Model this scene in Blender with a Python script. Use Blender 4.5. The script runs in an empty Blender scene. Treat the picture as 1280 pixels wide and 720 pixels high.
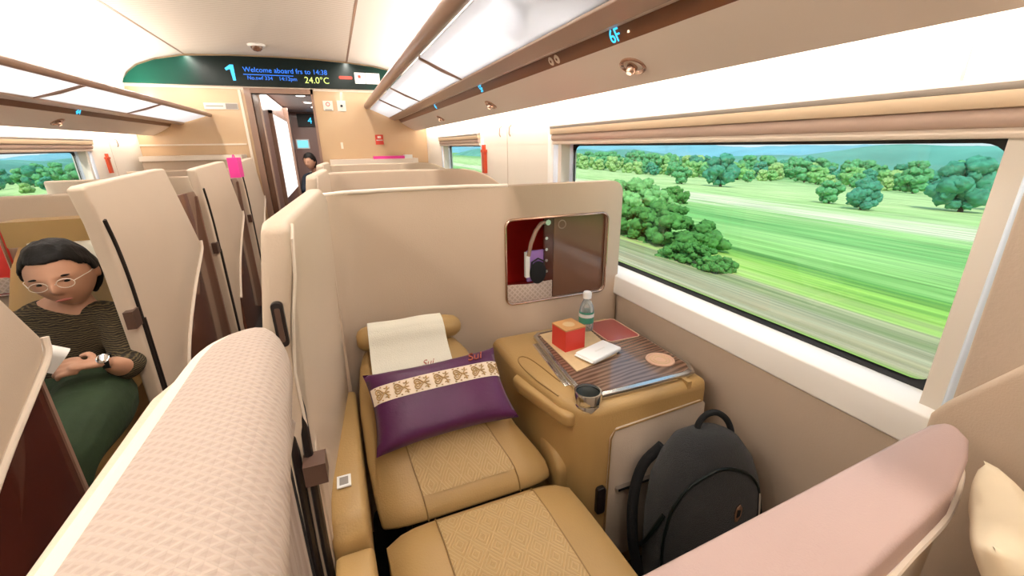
import bpy, bmesh, math, random
from mathutils import Vector, Matrix, noise
random.seed(7)
C = bpy.context.scene.collection
PI = math.pi
V = Vector

# ------------------------------------------------------------------ materials
MATS = {}
def mat(name, col, rough=.5, metal=0., bump=None, coat=0., trans=0., ior=1.45, emit=None, var=None, sheen=0., alpha=1., spec=.5):
    """col rgb linear; bump=(kind,scale,strength,[vec scale]); var=(scale, amount)"""
    m = bpy.data.materials.new(name); m.use_nodes = True
    nt = m.node_tree; N = nt.nodes; L = nt.links
    b = N['Principled BSDF']
    b.inputs['Base Color'].default_value = (*col, 1)
    b.inputs['Roughness'].default_value = rough
    b.inputs['Metallic'].default_value = metal
    b.inputs['Coat Weight'].default_value = coat
    b.inputs['Coat Roughness'].default_value = .06
    b.inputs['Transmission Weight'].default_value = trans
    b.inputs['IOR'].default_value = ior
    b.inputs['Specular IOR Level'].default_value = spec
    if sheen: b.inputs['Sheen Weight'].default_value = sheen
    if emit:
        b.inputs['Emission Color'].default_value = (*emit[0], 1)
        b.inputs['Emission Strength'].default_value = emit[1]
    tc = N.new('ShaderNodeTexCoord')
    if var:
        n = N.new('ShaderNodeTexNoise'); n.inputs['Scale'].default_value = var[0]; n.inputs['Detail'].default_value = 4
        r = N.new('ShaderNodeMixRGB'); r.blend_type = 'MULTIPLY'; r.inputs[0].default_value = 1
        cr = N.new('ShaderNodeValToRGB')
        cr.color_ramp.elements[0].position = .3; cr.color_ramp.elements[1].position = .7
        lo = 1 - var[1]
        cr.color_ramp.elements[0].color = (lo, lo, lo, 1); cr.color_ramp.elements[1].color = (1, 1, 1, 1)
        L.new(tc.outputs['Object'], n.inputs['Vector']); L.new(n.outputs['Fac'], cr.inputs[0])
        r.inputs[1].default_value = (*col, 1); L.new(cr.outputs[0], r.inputs[2]); L.new(r.outputs[0], b.inputs['Base Color'])
    if bump:
        kind, sc, st = bump[:3]
        mp = N.new('ShaderNodeMapping'); L.new(tc.outputs['Object'], mp.inputs[0])
        if len(bump) > 3: mp.inputs['Scale'].default_value = bump[3]
        if kind == 'noise':
            t = N.new('ShaderNodeTexNoise'); t.inputs['Detail'].default_value = 3; out = t.outputs['Fac']
        elif kind == 'voronoi':
            t = N.new('ShaderNodeTexVoronoi'); out = t.outputs['Distance']
        elif kind == 'wave':
            t = N.new('ShaderNodeTexWave'); t.inputs['Distortion'].default_value = 0; out = t.outputs['Fac']
        t.inputs['Scale'].default_value = sc
        L.new(mp.outputs[0], t.inputs['Vector'])
        bp = N.new('ShaderNodeBump'); bp.inputs['Strength'].default_value = st; bp.inputs['Distance'].default_value = .01
        L.new(out, bp.inputs['Height']); L.new(bp.outputs[0], b.inputs['Normal'])
    MATS[name] = m
    return m

def math_node(nt, op, a, b=None):
    n = nt.nodes.new('ShaderNodeMath'); n.operation = op
    for i, v in enumerate((a, b)):
        if v is None: continue
        if isinstance(v, (int, float)): n.inputs[i].default_value = v
        else: nt.links.new(v, n.inputs[i])
    return n.outputs[0]

def lattice_mat(name, col, col2, freq, skew, rough=.6, axes=('X', 'Y'), width=.2, bumpst=.6, nested=False):
    """diamond lattice relief: |frac(u)-.5| lines along two diagonals of the object's own axes"""
    m = mat(name, col, rough); nt = m.node_tree; N = nt.nodes; L = nt.links; b = N['Principled BSDF']
    tc = N.new('ShaderNodeTexCoord'); s = N.new('ShaderNodeSeparateXYZ'); L.new(tc.outputs['Object'], s.inputs[0])
    a, c = s.outputs[axes[0]], s.outputs[axes[1]]
    u = math_node(nt, 'MULTIPLY', a, freq); v = math_node(nt, 'MULTIPLY', c, freq * skew)
    p = math_node(nt, 'ADD', u, v); q = math_node(nt, 'SUBTRACT', u, v)
    def tri(x):
        f = math_node(nt, 'FRACT', x); return math_node(nt, 'MULTIPLY', math_node(nt, 'ABSOLUTE', math_node(nt, 'SUBTRACT', f, .5)), 2)
    d = math_node(nt, 'MAXIMUM', tri(p), tri(q))
    if nested:
        d = tri(math_node(nt, 'MULTIPLY', d, 3))
    cr = N.new('ShaderNodeValToRGB'); cr.color_ramp.elements[0].position = 1 - width - .12; cr.color_ramp.elements[1].position = 1 - width + .08
    cr.color_ramp.elements[0].color = (*col, 1); cr.color_ramp.elements[1].color = (*col2, 1)
    L.new(d, cr.inputs[0]); L.new(cr.outputs[0], b.inputs['Base Color'])
    bp = N.new('ShaderNodeBump'); bp.inputs['Strength'].default_value = bumpst; bp.inputs['Distance'].default_value = .002
    L.new(d, bp.inputs['Height']); L.new(bp.outputs[0], b.inputs['Normal'])
    return m

mat('cream', (.62, .50, .385), .55, bump=('noise', 260, .12), var=(3, .04))
mat('cream_piping', (.80, .69, .58), .4)
mat('shell_beige', (.56, .435, .325), .6, bump=('noise', 300, .12), var=(2.5, .05))
mat('tan', (.44, .275, .105), .38, bump=('noise', 220, .12), var=(4, .08))
mat('tan_dark', (.26, .15, .05), .5)
lattice_mat('tan_lattice', (.46, .30, .125), (.54, .37, .18), 17, .75, .45, width=.22, nested=True)
lattice_mat('knit', (.43, .335, .28), (.48, .385, .325), 92, 1.45, .7, axes=('X', 'Y'), width=.42, bumpst=.6)
mat('burgundy', (.085, .018, .010), .16, coat=.6, var=(5, .35))
mat('door_reflect_brown', (.17, .062, .034), .14, coat=.7, var=(5, .3))  # burgundy of the closed doors, lightened to carry their reflections in the colour
mat('red_lining', (.80, .035, .025), .4, coat=.2, var=(6, .3))
mat('brown_gloss', (.16, .075, .045), .12, coat=.6)
mat('brown_mould', (.30, .18, .13), .35, coat=.2)
mat('brown_strip', (.19, .070, .030), .35)
mat('moulding', (.40, .27, .21), .35, coat=.2)
mat('valance', (.76, .65, .56), .55)
mat('white_panel', (.86, .83, .78), .5)
mat('wall_cream', (.80, .74, .65), .5, var=(3, .03))
mat('wall_lower', (.58, .47, .37), .65, bump=('noise', 180, .1), var=(3, .06))
mat('sill', (.88, .86, .82), .4)
mat('seal', (.010, .010, .011), .4)
mat('silver', (.62, .62, .62), .22, 1.)
mat('chrome', (.75, .75, .74), .12, 1.)
mat('rose_metal', (.62, .42, .33), .25, 1.)
mat('roller', (.58, .43, .35), .5)
mat('roller_tan', (.56, .42, .28), .55)
mat('roller_grey', (.34, .30, .26), .6)
mat('black_track', (.015, .010, .009), .3)
mat('latch', (.10, .055, .04), .35)
mat('end_tan', (.60, .41, .245), .22, coat=.35, var=(1.6, .06))
mat('trim_cream', (.80, .70, .58), .35)
mat('black_gloss', (.004, .008, .007), .35, spec=.3)
mat('black', (.012, .012, .013), .5)
mat('bag_fabric', (.016, .016, .017), .75, bump=('noise', 400, .5), sheen=.15)
mat('bag_dark', (.007, .007, .008), .8, bump=('noise', 400, .4))
mat('carpet', (.035, .030, .030), .95, bump=('noise', 300, .8), var=(30, .5))
mat('purple', (.085, .007, .066), .42, sheen=.12, var=(8, .2), bump=('noise', 60, .12))
mat('lilac', (.40, .22, .62), .5)
mat('white', (.85, .84, .82), .4)
mat('paper', (.78, .76, .72), .7)
mat('linen', (.80, .76, .64), .8, bump=('noise', 300, .2))
mat('ivory', (.74, .62, .44), .8, bump=('noise', 9, .5))
mat('band', (.80, .66, .52), .6)
mat('band_gold', (.46, .29, .12), .5)
mat('script_red', (.40, .10, .06), .6)
mat('red_card', (.62, .045, .03), .45)
mat('box_top', (.50, .25, .09), .5)
mat('tray_pink', (.33, .075, .065), .25, coat=.3)
mat('mat_wood', (.62, .43, .23), .5, var=(20, .15))
mat('coaster', (.62, .38, .26), .5)
mat('plastic_clear', (.93, .96, .96), .05, trans=.92, ior=1.2)
mat('label_green', (.06, .30, .20), .5)
mat('orange_red', (.62, .08, .03), .4)
mat('red_sign', (.60, .05, .03), .4)
mat('pink', (.85, .05, .35), .5)
mat('skin', (.56, .30, .19), .5, var=(12, .08))
mat('lips', (.42, .13, .10), .5)
mat('hair', (.007, .005, .004), .6, bump=('noise', 90, .4, (1, 1, .15)), spec=.25)
mat('eye_dark', (.01, .01, .01), .2)
mat('trousers', (.022, .045, .016), .85, bump=('noise', 30, .4), var=(10, .3))
mat('navy', (.03, .04, .06), .8)
mat('ledge_rose', (.46, .33, .30), .5, bump=('noise', 350, .1))
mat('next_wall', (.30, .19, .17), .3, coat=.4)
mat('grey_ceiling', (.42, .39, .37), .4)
mat('sticker', (.74, .70, .64), .5)
mat('sticker_grey', (.30, .27, .25), .5)
mat('green_end', (.002, .045, .03), .35, spec=.3)
mat('jamb', (.72, .82, .95), .25)
mat('trunk', (.10, .07, .05), .9)
def emis(name, col, st):
    m = bpy.data.materials.new(name); m.use_nodes = True; nt = m.node_tree
    b = nt.nodes['Principled BSDF']; b.inputs['Base Color'].default_value = (0.01, .01, .01, 1)
    b.inputs['Emission Color'].default_value = (*col, 1); b.inputs['Emission Strength'].default_value = st
    MATS[name] = m; return m
emis('led_cyan', (.04, .55, 1), 1.6)
emis('led_blue', (.02, .22, 1), 1.3)
emis('led_yellow', (.85, 1, .25), 1.2)
emis('led_red', (1, .06, .02), 1.0)
emis('lamp_warm', (1, .75, .5), 1.5)
emis('lamp_white', (1, .93, .84), 4.)
emis('lit_white', (1, .98, .95), 1.3)
emis('cyan_panel', (.25, .8, .95), 1.)

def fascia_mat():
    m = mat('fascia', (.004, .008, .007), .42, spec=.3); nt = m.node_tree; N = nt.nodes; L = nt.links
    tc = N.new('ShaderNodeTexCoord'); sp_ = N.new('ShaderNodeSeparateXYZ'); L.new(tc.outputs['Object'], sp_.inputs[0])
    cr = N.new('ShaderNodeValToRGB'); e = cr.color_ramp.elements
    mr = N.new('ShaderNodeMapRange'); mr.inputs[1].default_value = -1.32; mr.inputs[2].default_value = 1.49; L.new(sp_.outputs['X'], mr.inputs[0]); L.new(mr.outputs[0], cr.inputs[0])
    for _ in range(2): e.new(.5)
    for el, (p, c) in zip(e, ((.05, (.002, .10, .065)), (.24, (.003, .010, .009)), (.76, (.003, .010, .009)), (.92, (.002, .06, .04)))): el.position = p; el.color = (*c, 1)  # green reflections at both ends painted into the base colour
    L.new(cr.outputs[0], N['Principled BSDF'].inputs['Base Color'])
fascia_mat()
# wood grain table, ribbed ceiling, striped shirt, frosted glass, window glass
def wood():
    m = mat('table_wood', (.12, .06, .035), .16, coat=.5); nt = m.node_tree; N = nt.nodes; L = nt.links
    tc = N.new('ShaderNodeTexCoord'); mp = N.new('ShaderNodeMapping'); mp.inputs['Scale'].default_value = (1.2, 5, 1); mp.inputs['Rotation'].default_value = (0, 0, 1.1)
    w = N.new('ShaderNodeTexWave'); w.inputs['Scale'].default_value = 4; w.inputs['Distortion'].default_value = 7; w.inputs['Detail'].default_value = 2; w.inputs['Detail Scale'].default_value = .8
    cr = N.new('ShaderNodeValToRGB'); cr.color_ramp.elements[0].color = (.09, .045, .025, 1); cr.color_ramp.elements[1].color = (.22, .125, .085, 1)
    L.new(tc.outputs['Object'], mp.inputs[0]); L.new(mp.outputs[0], w.inputs[0]); L.new(w.outputs[1], cr.inputs[0]); L.new(cr.outputs[0], N['Principled BSDF'].inputs['Base Color'])
wood()
def ribbed():
    m = mat('ceiling_ribbed', (.76, .70, .63), .6); nt = m.node_tree; N = nt.nodes; L = nt.links
    tc = N.new('ShaderNodeTexCoord'); s = N.new('ShaderNodeSeparateXYZ'); L.new(tc.outputs['Object'], s.inputs[0])
    f = math_node(nt, 'FRACT', math_node(nt, 'MULTIPLY', s.outputs['Y'], 22))
    g = math_node(nt, 'GREATER_THAN', f, .8)
    cr = N.new('ShaderNodeMixRGB'); cr.inputs[1].default_value = (.76, .70, .63, 1); cr.inputs[2].default_value = (.60, .54, .47, 1)
    L.new(g, cr.inputs[0]); L.new(cr.outputs[0], N['Principled BSDF'].inputs['Base Color'])
ribbed()
def shirt():
    m = mat('shirt', (.05, .04, .02), .9); nt = m.node_tree; N = nt.nodes; L = nt.links
    tc = N.new('ShaderNodeTexCoord'); mp = N.new('ShaderNodeMapping'); mp.inputs['Scale'].default_value = (1, 1, 1)
    w = N.new('ShaderNodeTexWave'); w.bands_direction = 'Z'; w.inputs['Scale'].default_value = 46; w.inputs['Distortion'].default_value = 6; w.inputs['Detail'].default_value = 2
    cr = N.new('ShaderNodeValToRGB'); cr.color_ramp.elements[0].position = .45; cr.color_ramp.elements[0].color = (.018, .013, .008, 1); cr.color_ramp.elements[1].color = (.13, .095, .042, 1)
    L.new(tc.outputs['Object'], mp.inputs[0]); L.new(mp.outputs[0], w.inputs[0]); L.new(w.outputs[1], cr.inputs[0]); L.new(cr.outputs[0], N['Principled BSDF'].inputs['Base Color'])
shirt()
def frosted():
    m = bpy.data.materials.new('frosted'); m.use_nodes = True; nt = m.node_tree; N = nt.nodes; L = nt.links
    N.remove(N['Principled BSDF']); o = N['Material Output']
    t = N.new('ShaderNodeBsdfTranslucent'); t.inputs[0].default_value = (.74, .77, .83, 1)
    d = N.new('ShaderNodeBsdfDiffuse'); d.inputs[0].default_value = (.85, .86, .9, 1)
    x = N.new('ShaderNodeMixShader'); x.inputs[0].default_value = .3
    L.new(t.outputs[0], x.inputs[1]); L.new(d.outputs[0], x.inputs[2]); L.new(x.outputs[0], o.inputs[0]); MATS['frosted'] = m
frosted()
def glass():
    m = bpy.data.materials.new('glass'); m.use_nodes = True; nt = m.node_tree; N = nt.nodes; L = nt.links
    N.remove(N['Principled BSDF']); o = N['Material Output']
    t = N.new('ShaderNodeBsdfTransparent'); t.inputs[0].default_value = (.95, .98, .96, 1)
    g = N.new('ShaderNodeBsdfGlossy'); g.inputs[1].default_value = .02
    x = N.new('ShaderNodeMixShader'); x.inputs[0].default_value = .035
    L.new(t.outputs[0], x.inputs[1]); L.new(g.outputs[0], x.inputs[2]); L.new(x.outputs[0], o.inputs[0]); MATS['glass'] = m
glass()
def clear_plastic():
    m = bpy.data.materials.new('clear_pet'); m.use_nodes = True; nt = m.node_tree; N = nt.nodes; L = nt.links
    N.remove(N['Principled BSDF']); o = N['Material Output']
    t = N.new('ShaderNodeBsdfTransparent'); t.inputs[0].default_value = (.86, .9, .9, 1)
    g = N.new('ShaderNodeBsdfPrincipled'); g.inputs['Base Color'].default_value = (.8, .82, .82, 1); g.inputs['Roughness'].default_value = .12
    fr = N.new('ShaderNodeFresnel'); fr.inputs[0].default_value = 1.5
    a = math_node(nt, 'ADD', fr.outputs[0], .22)
    x = N.new('ShaderNodeMixShader'); L.new(a, x.inputs[0])
    L.new(t.outputs[0], x.inputs[1]); L.new(g.outputs[0], x.inputs[2]); L.new(x.outputs[0], o.inputs[0]); MATS['clear_pet'] = m
clear_plastic()

# ------------------------------------------------------------------ mesh helpers
def finish(bm, name, m, parent=None, ang=40, smooth=True):
    bmesh.ops.remove_doubles(bm, verts=bm.verts, dist=1e-6)
    bmesh.ops.recalc_face_normals(bm, faces=bm.faces)
    me = bpy.data.meshes.new(name); bm.to_mesh(me); bm.free()
    if smooth:
        me.polygons.foreach_set('use_smooth', [True] * len(me.polygons))
        me.set_sharp_from_angle(angle=math.radians(ang))
    me.materials.append(MATS[m])
    o = bpy.data.objects.new(name, me); C.objects.link(o)
    if parent: o.parent = parent
    return o
def tag(o, label, cat, group=None):
    o['label'] = label; o['category'] = cat
    if group: o['group'] = group
    return o
def struct(o): o['kind'] = 'structure'; return o
def thing(name, label, cat, loc=(0, 0, 0), group=None, rotz=0):
    o = bpy.data.objects.new(name, None); C.objects.link(o); o.location = loc; o.rotation_euler = (0, 0, rotz)
    o.empty_display_size = .05
    return tag(o, label, cat, group)
def local(o, parent):
    """object built in world coordinates gets re-expressed under its (unrotated) parent"""
    o.parent = parent
    off = V(parent.location)
    o.data.transform(Matrix.Translation(-off))
    return o

def bev(bm, w, seg=3, ang=30, edges=None):
    if w <= 0: return
    es = edges if edges is not None else [e for e in bm.edges if len(e.link_faces) == 2 and e.calc_face_angle(0) > math.radians(ang)]
    if es: bmesh.ops.bevel(bm, geom=es, offset=w, segments=seg, profile=.5, affect='EDGES', clamp_overlap=True)
def add_box(bm, lo, hi):
    x0, y0, z0 = lo; x1, y1, z1 = hi
    v = [bm.verts.new(p) for p in ((x0, y0, z0), (x1, y0, z0), (x1, y1, z0), (x0, y1, z0), (x0, y0, z1), (x1, y0, z1), (x1, y1, z1), (x0, y1, z1))]
    for f in ((0, 3, 2, 1), (4, 5, 6, 7), (0, 1, 5, 4), (1, 2, 6, 5), (2, 3, 7, 6), (3, 0, 4, 7)): bm.faces.new([v[i] for i in f])
    return v
def box(name, lo, hi, m, parent=None, w=.004, seg=2):
    bm = bmesh.new(); add_box(bm, lo, hi); bev(bm, w, seg); return finish(bm, name, m, parent)
def boxes(name, lst, m, parent=None, w=0):
    bm = bmesh.new()
    for lo, hi in lst: add_box(bm, lo, hi)
    bev(bm, w, 2); return finish(bm, name, m, parent)
def add_prism(bm, pts, a0, a1, axis):
    """pts 2D polygon, extruded along axis; x: pts=(y,z); y: pts=(x,z); z: pts=(x,y)"""
    def P(p, a): return {'x': (a, p[0], p[1]), 'y': (p[0], a, p[1]), 'z': (p[0], p[1], a)}[axis]
    A = [bm.verts.new(P(p, a0)) for p in pts]; B = [bm.verts.new(P(p, a1)) for p in pts]
    n = len(pts); bm.faces.new(A); bm.faces.new(B[::-1])
    for i in range(n): bm.faces.new((A[i], A[(i + 1) % n], B[(i + 1) % n], B[i]))
def prism(name, pts, a0, a1, axis, m, parent=None, w=0, seg=3, ang=30):
    bm = bmesh.new(); add_prism(bm, pts, a0, a1, axis); bmesh.ops.recalc_face_normals(bm, faces=bm.faces); bev(bm, w, seg, ang); return finish(bm, name, m, parent)
def add_tube(bm, pts, r, n=12, caps=True):
    pts = [V(p) for p in pts]; rings = []
    for i, p in enumerate(pts):
        t = (pts[min(i + 1, len(pts) - 1)] - pts[max(i - 1, 0)]).normalized()
        up = V((0, 0, 1)) if abs(t.z) < .9 else V((1, 0, 0))
        if i == 0: a = t.cross(up).normalized()
        else: a = (a - t * a.dot(t)).normalized()
        b = t.cross(a); rr = r[i] if isinstance(r, (list, tuple)) else r
        rings.append([bm.verts.new(p + (a * math.cos(2 * PI * k / n) + b * math.sin(2 * PI * k / n)) * rr) for k in range(n)])
    for R0, R1 in zip(rings, rings[1:]):
        for k in range(n): bm.faces.new((R0[k], R0[(k + 1) % n], R1[(k + 1) % n], R1[k]))
    if caps: bm.faces.new(rings[0][::-1]); bm.faces.new(rings[-1])
def tube(name, pts, r, m, parent=None, n=12):
    bm = bmesh.new(); add_tube(bm, pts, r, n); return finish(bm, name, m, parent)
def add_lathe(bm, prof, c=(0, 0, 0), n=24, rot=None):
    rings = []
    for r, z in prof:
        ring = []
        for k in range(n):
            p = V((r * math.cos(2 * PI * k / n), r * math.sin(2 * PI * k / n), z))
            if rot: p = rot @ p
            ring.append(bm.verts.new(p + V(c)))
        rings.append(ring)
    for R0, R1 in zip(rings, rings[1:]):
        for k in range(n): bm.faces.new((R0[k], R0[(k + 1) % n], R1[(k + 1) % n], R1[k]))
    if prof[0][0] > .0025 and prof[-1][0] > .0025:
        R0, R1 = rings[-1], rings[0]
        for k in range(n): bm.faces.new((R0[k], R0[(k + 1) % n], R1[(k + 1) % n], R1[k]))
    else: bm.faces.new(rings[0][::-1]); bm.faces.new(rings[-1])
def lathe(name, prof, c, m, parent=None, n=24, rot=None):
    bm = bmesh.new(); add_lathe(bm, prof, c, n, rot); return finish(bm, name, m, parent)
def rrect(x0, y0, x1, y1, r, n=6):
    out = []
    for cx, cy, a in ((x1 - r, y1 - r, 0), (x0 + r, y1 - r, PI / 2), (x0 + r, y0 + r, PI), (x1 - r, y0 + r, 1.5 * PI)):
        for k in range(n + 1): out.append((cx + r * math.cos(a + k * PI / 2 / n), cy + r * math.sin(a + k * PI / 2 / n)))
    return out
def grid(name, nu, nv, fn, m, parent=None, thick=0, closed_u=False):
    bm = bmesh.new(); vs = [[bm.verts.new(fn(i / (nu - 1), j / (nv - 1))) for j in range(nv)] for i in range(nu)]
    for i in range(nu - 1):
        for j in range(nv - 1): bm.faces.new((vs[i][j], vs[i + 1][j], vs[i + 1][j + 1], vs[i][j + 1]))
    if thick:
        bmesh.ops.recalc_face_normals(bm, faces=bm.faces)
        bmesh.ops.solidify(bm, geom=bm.faces[:], thickness=thick)
    return finish(bm, name, m, parent)
def text(name, s, loc, size, m, parent=None, rot=(0, 0, 0), shear=0, depth=.0006, mirror=False):
    cu = bpy.data.curves.new(name, 'FONT'); cu.body = s; cu.size = size; cu.extrude = depth; cu.shear = shear
    cu.align_x = 'CENTER'; cu.align_y = 'CENTER'
    tmp = bpy.data.objects.new('tmp', cu); C.objects.link(tmp)
    bpy.context.view_layer.update()
    me = bpy.data.meshes.new_from_object(tmp.evaluated_get(bpy.context.evaluated_depsgraph_get()))
    bpy.data.objects.remove(tmp); me.materials.clear(); me.materials.append(MATS[m]); me.name = name
    o = bpy.data.objects.new(name, me); C.objects.link(o)
    R = rot if isinstance(rot, Matrix) else Matrix.Identity(4) @ __import__('mathutils').Euler(rot).to_matrix().to_4x4()
    off = V(parent.location) if parent else V((0, 0, 0))
    me.transform(Matrix.Translation(V(loc) - off) @ R)
    if parent: o.parent = parent
    return o
def words(o, gap):
    """split a lettering mesh into one part per word"""
    bm = bmesh.new(); bm.from_mesh(o.data); bm.verts.ensure_lookup_table(); seen = set(); isl = []
    for v in bm.verts:
        if v in seen: continue
        st = [v]; seen.add(v); g = []
        while st:
            q = st.pop(); g.append(q)
            for e in q.link_edges:
                z = e.other_vert(q)
                if z not in seen: seen.add(z); st.append(z)
        isl.append((min(q.co.x for q in g), max(q.co.x for q in g), [q.index for q in g]))
    isl.sort(); groups = []; end = -9
    for a, b, g in isl:
        if not groups or a - end > gap: groups.append([])
        groups[-1] += g; end = max(end, b)
    for k, g in enumerate(groups):
        b2 = bmesh.new(); b2.from_mesh(o.data); b2.verts.ensure_lookup_table(); keep = set(g)
        bmesh.ops.delete(b2, geom=[v for v in b2.verts if v.index not in keep], context='VERTS')
        me = bpy.data.meshes.new(o.name); b2.to_mesh(me); b2.free(); me.materials.append(o.data.materials[0])
        q = bpy.data.objects.new('lettering', me); C.objects.link(q); q.parent = o.parent
    bm.free(); bpy.data.objects.remove(o)
def band_poly(path, th):
    """thick polyline in plan -> closed polygon"""
    P = [V(p).to_2d() if len(p) == 2 else V(p) for p in path]; L = []; R = []
    for i, p in enumerate(P):
        t = (P[min(i + 1, len(P) - 1)] - P[max(i - 1, 0)]).normalized(); n = V((-t.y, t.x))
        L.append(p + n * th / 2); R.append(p - n * th / 2)
    return L, R

def smooth(pts, n=4):
    """Catmull-Rom through the points (2D or 3D tuples)"""
    P = [V(p) for p in pts]; P = [P[0] * 2 - P[1]] + P + [P[-1] * 2 - P[-2]]; out = []
    for i in range(1, len(P) - 2):
        for k in range(n):
            t = k / n; a, b, c, d = P[i - 1:i + 3]
            out.append(tuple(.5 * (2 * b + (c - a) * t + (2 * a - 5 * b + 4 * c - d) * t * t + (3 * b - a - 3 * c + d) * t ** 3)))
    out.append(tuple(P[-2])); return out
def curved_panel(path, th, zt, name, m, w):
    bm = bmesh.new(); L, R = band_poly(path, th)
    A = [bm.verts.new((p.x, p.y, 0)) for p in L]; B = [bm.verts.new((p.x, p.y, zt(q[0]))) for p, q in zip(L, path)]
    C_ = [bm.verts.new((p.x, p.y, 0)) for p in R]; D_ = [bm.verts.new((p.x, p.y, zt(q[0]))) for p, q in zip(R, path)]
    for i in range(len(L) - 1):
        bm.faces.new((A[i], A[i + 1], B[i + 1], B[i])); bm.faces.new((C_[i], D_[i], D_[i + 1], C_[i + 1])); bm.faces.new((B[i], B[i + 1], D_[i + 1], D_[i])); bm.faces.new((A[i], C_[i], C_[i + 1], A[i + 1]))
    bm.faces.new((A[0], B[0], D_[0], C_[0])); bm.faces.new((A[-1], C_[-1], D_[-1], B[-1]))
    bmesh.ops.recalc_face_normals(bm, faces=bm.faces); bev(bm, w, 3, 50)
    return finish(bm, name, m)

# ------------------------------------------------------------------ camera
camd = bpy.data.cameras.new('camera'); cam = bpy.data.objects.new('camera', camd); C.objects.link(cam)
bpy.context.scene.camera = cam
F, yw, pt, rl = 530.2, .376245, .325486, -.015154
cy, sy, cp, sp, cr_, sr = math.cos(yw), math.sin(yw), math.cos(pt), math.sin(pt), math.cos(rl), math.sin(rl)
fw = V((sy * cp, cy * cp, -sp)); rt = V((cy, -sy, 0)); up = rt.cross(fw)
r2 = rt * cr_ + up * sr; u2 = -rt * sr + up * cr_
M = Matrix((( r2.x, u2.x, -fw.x, .35), (r2.y, u2.y, -fw.y, 0), (r2.z, u2.z, -fw.z, 1.4), (0, 0, 0, 1)))
cam.matrix_world = M
camd.sensor_width = 36; camd.lens = F / 1280 * 36; camd.clip_start = .02; camd.clip_end = 5000

# ------------------------------------------------------------------ room shell
D = 5.5; BK = -1.6
XR, XL = 1.43, -1.43
struct(box('floor', (XL - .2, BK - .1, -.06), (XR + .2, D, 0), 'carpet', w=0))
# windows: (side, y0, y1)
WZ0, WZ1 = .87, 1.40
def side_wall(name, side, wins):
    s = 1 if side > 0 else -1; x0, x1 = sorted((s * XR, s * (XR + .09)))
    L = []
    L.append(((x0, BK, WZ1 + .0), (x1, D, 2.0)))
    ys = [BK] + [y for w in wins for y in w] + [D]
    for a, b in zip(ys[::2], ys[1::2]): L.append(((x0, a, WZ0 - .001), (x1, b, WZ1 + .001)))
    up = struct(boxes(name, L, 'wall_cream'))
    return up
winsR = [(.40, 2.02), (3.36, 4.63)]
winsL = [(.25, 1.95), (2.9, 4.42)]
side_wall('wall_right', 1, winsR); side_wall('wall_left', -1, winsL)
for s, nm in ((1, 'right'), (-1, 'left')):
    a, b = sorted((s * XR, s * (XR + .09)))
    struct(box('baseboard_' + nm, (a, BK, 0), (b, D, WZ0 - .095), 'wall_lower', w=0))     # padded lower wall lining
    # sloping white sill ledge running along the wall
    pts = [(s * (XR + .09), WZ0), (s * (XR + .0), WZ0), (s * (XR - .022), WZ0 - .012), (s * (XR - .026), WZ0 - .088), (s * (XR - .012), WZ0 - .098), (s * (XR + .09), WZ0 - .098)]
    struct(prism('trim_%d' % (1 if s > 0 else 2), pts, .30 if s > 0 else BK, D, 'y', 'sill', w=.004))
wn = 0
for s, wins in ((1, winsR), (-1, winsL)):
    for (a, b) in wins:
        wn += 1
        w = bpy.data.objects.new('window_%d' % wn, None); C.objects.link(w); struct(w)
        X = s * (XR + .07)
        bm = bmesh.new()
        outer = rrect(a, WZ0, b, WZ1, .01, 6); inner = rrect(a + .012, WZ0 + .014, b - .012, WZ1 - .010, .045, 6)
        for xx in (X - .006, X + .006):
            A = [bm.verts.new((xx, *p)) for p in outer]; B = [bm.verts.new((xx, *p)) for p in inner]
            for i in range(len(A)): bm.faces.new((A[i], A[(i + 1) % len(A)], B[(i + 1) % len(A)], B[i]))
        o = finish(bm, 'window_frame', 'seal', w)
        o = prism('pane', rrect(a + .002, WZ0 + .002, b - .002, WZ1 - .002, .02, 4), X + s * .008, X + s * .013, 'x', 'glass', w)
        # light jambs (reveals) at both ends
        for yy, yo in ((a, -.0), (b, 0)):
            d = -1 if yy == a else 1
            pts = [(s * (XR + .068), yy + (-d) * .012), (s * (XR - .008), yy + (-d) * .001 + d * .04), (s * (XR - .008), yy + d * .075), (s * (XR + .068), yy + d * .075)]
            prism('jamb', pts, WZ0 - .0, WZ1 + .05, 'z', 'jamb', w, w=.004)

# pleated ceiling shape
cpro = [(-1.43, 1.93), (-1.41, 2.03), (-1.37, 2.11), (-1.28, 2.18), (-1.12, 2.24), (-.89, 2.285)]
cproR = [(.62, 2.285), (.88, 2.262), (1.08, 2.225), (1.24, 2.17), (1.35, 2.09), (1.41, 2.0), (1.43, 1.9)]
def ceil_strip(name, pts, m, th=.03):
    top = [(x * 1.03, z + th) for x, z in pts[::-1]]
    return struct(prism(name, pts + top, BK, D, 'y', m))
ceil_strip('trim_3', cpro, 'white_panel'); ceil_strip('trim_4', cproR, 'white_panel')
cen = [(-.875, 2.288), (-.5, 2.302), (-.1, 2.306), (.3, 2.302), (.605, 2.288)]
ceil_strip('ceiling', cen, 'ceiling_ribbed')
struct(boxes('trim_5', [((-.893, BK, 2.286), (-.875, D, 2.30)), ((.603, BK, 2.286), (.622, D, 2.30))], 'brown_mould'))

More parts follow.
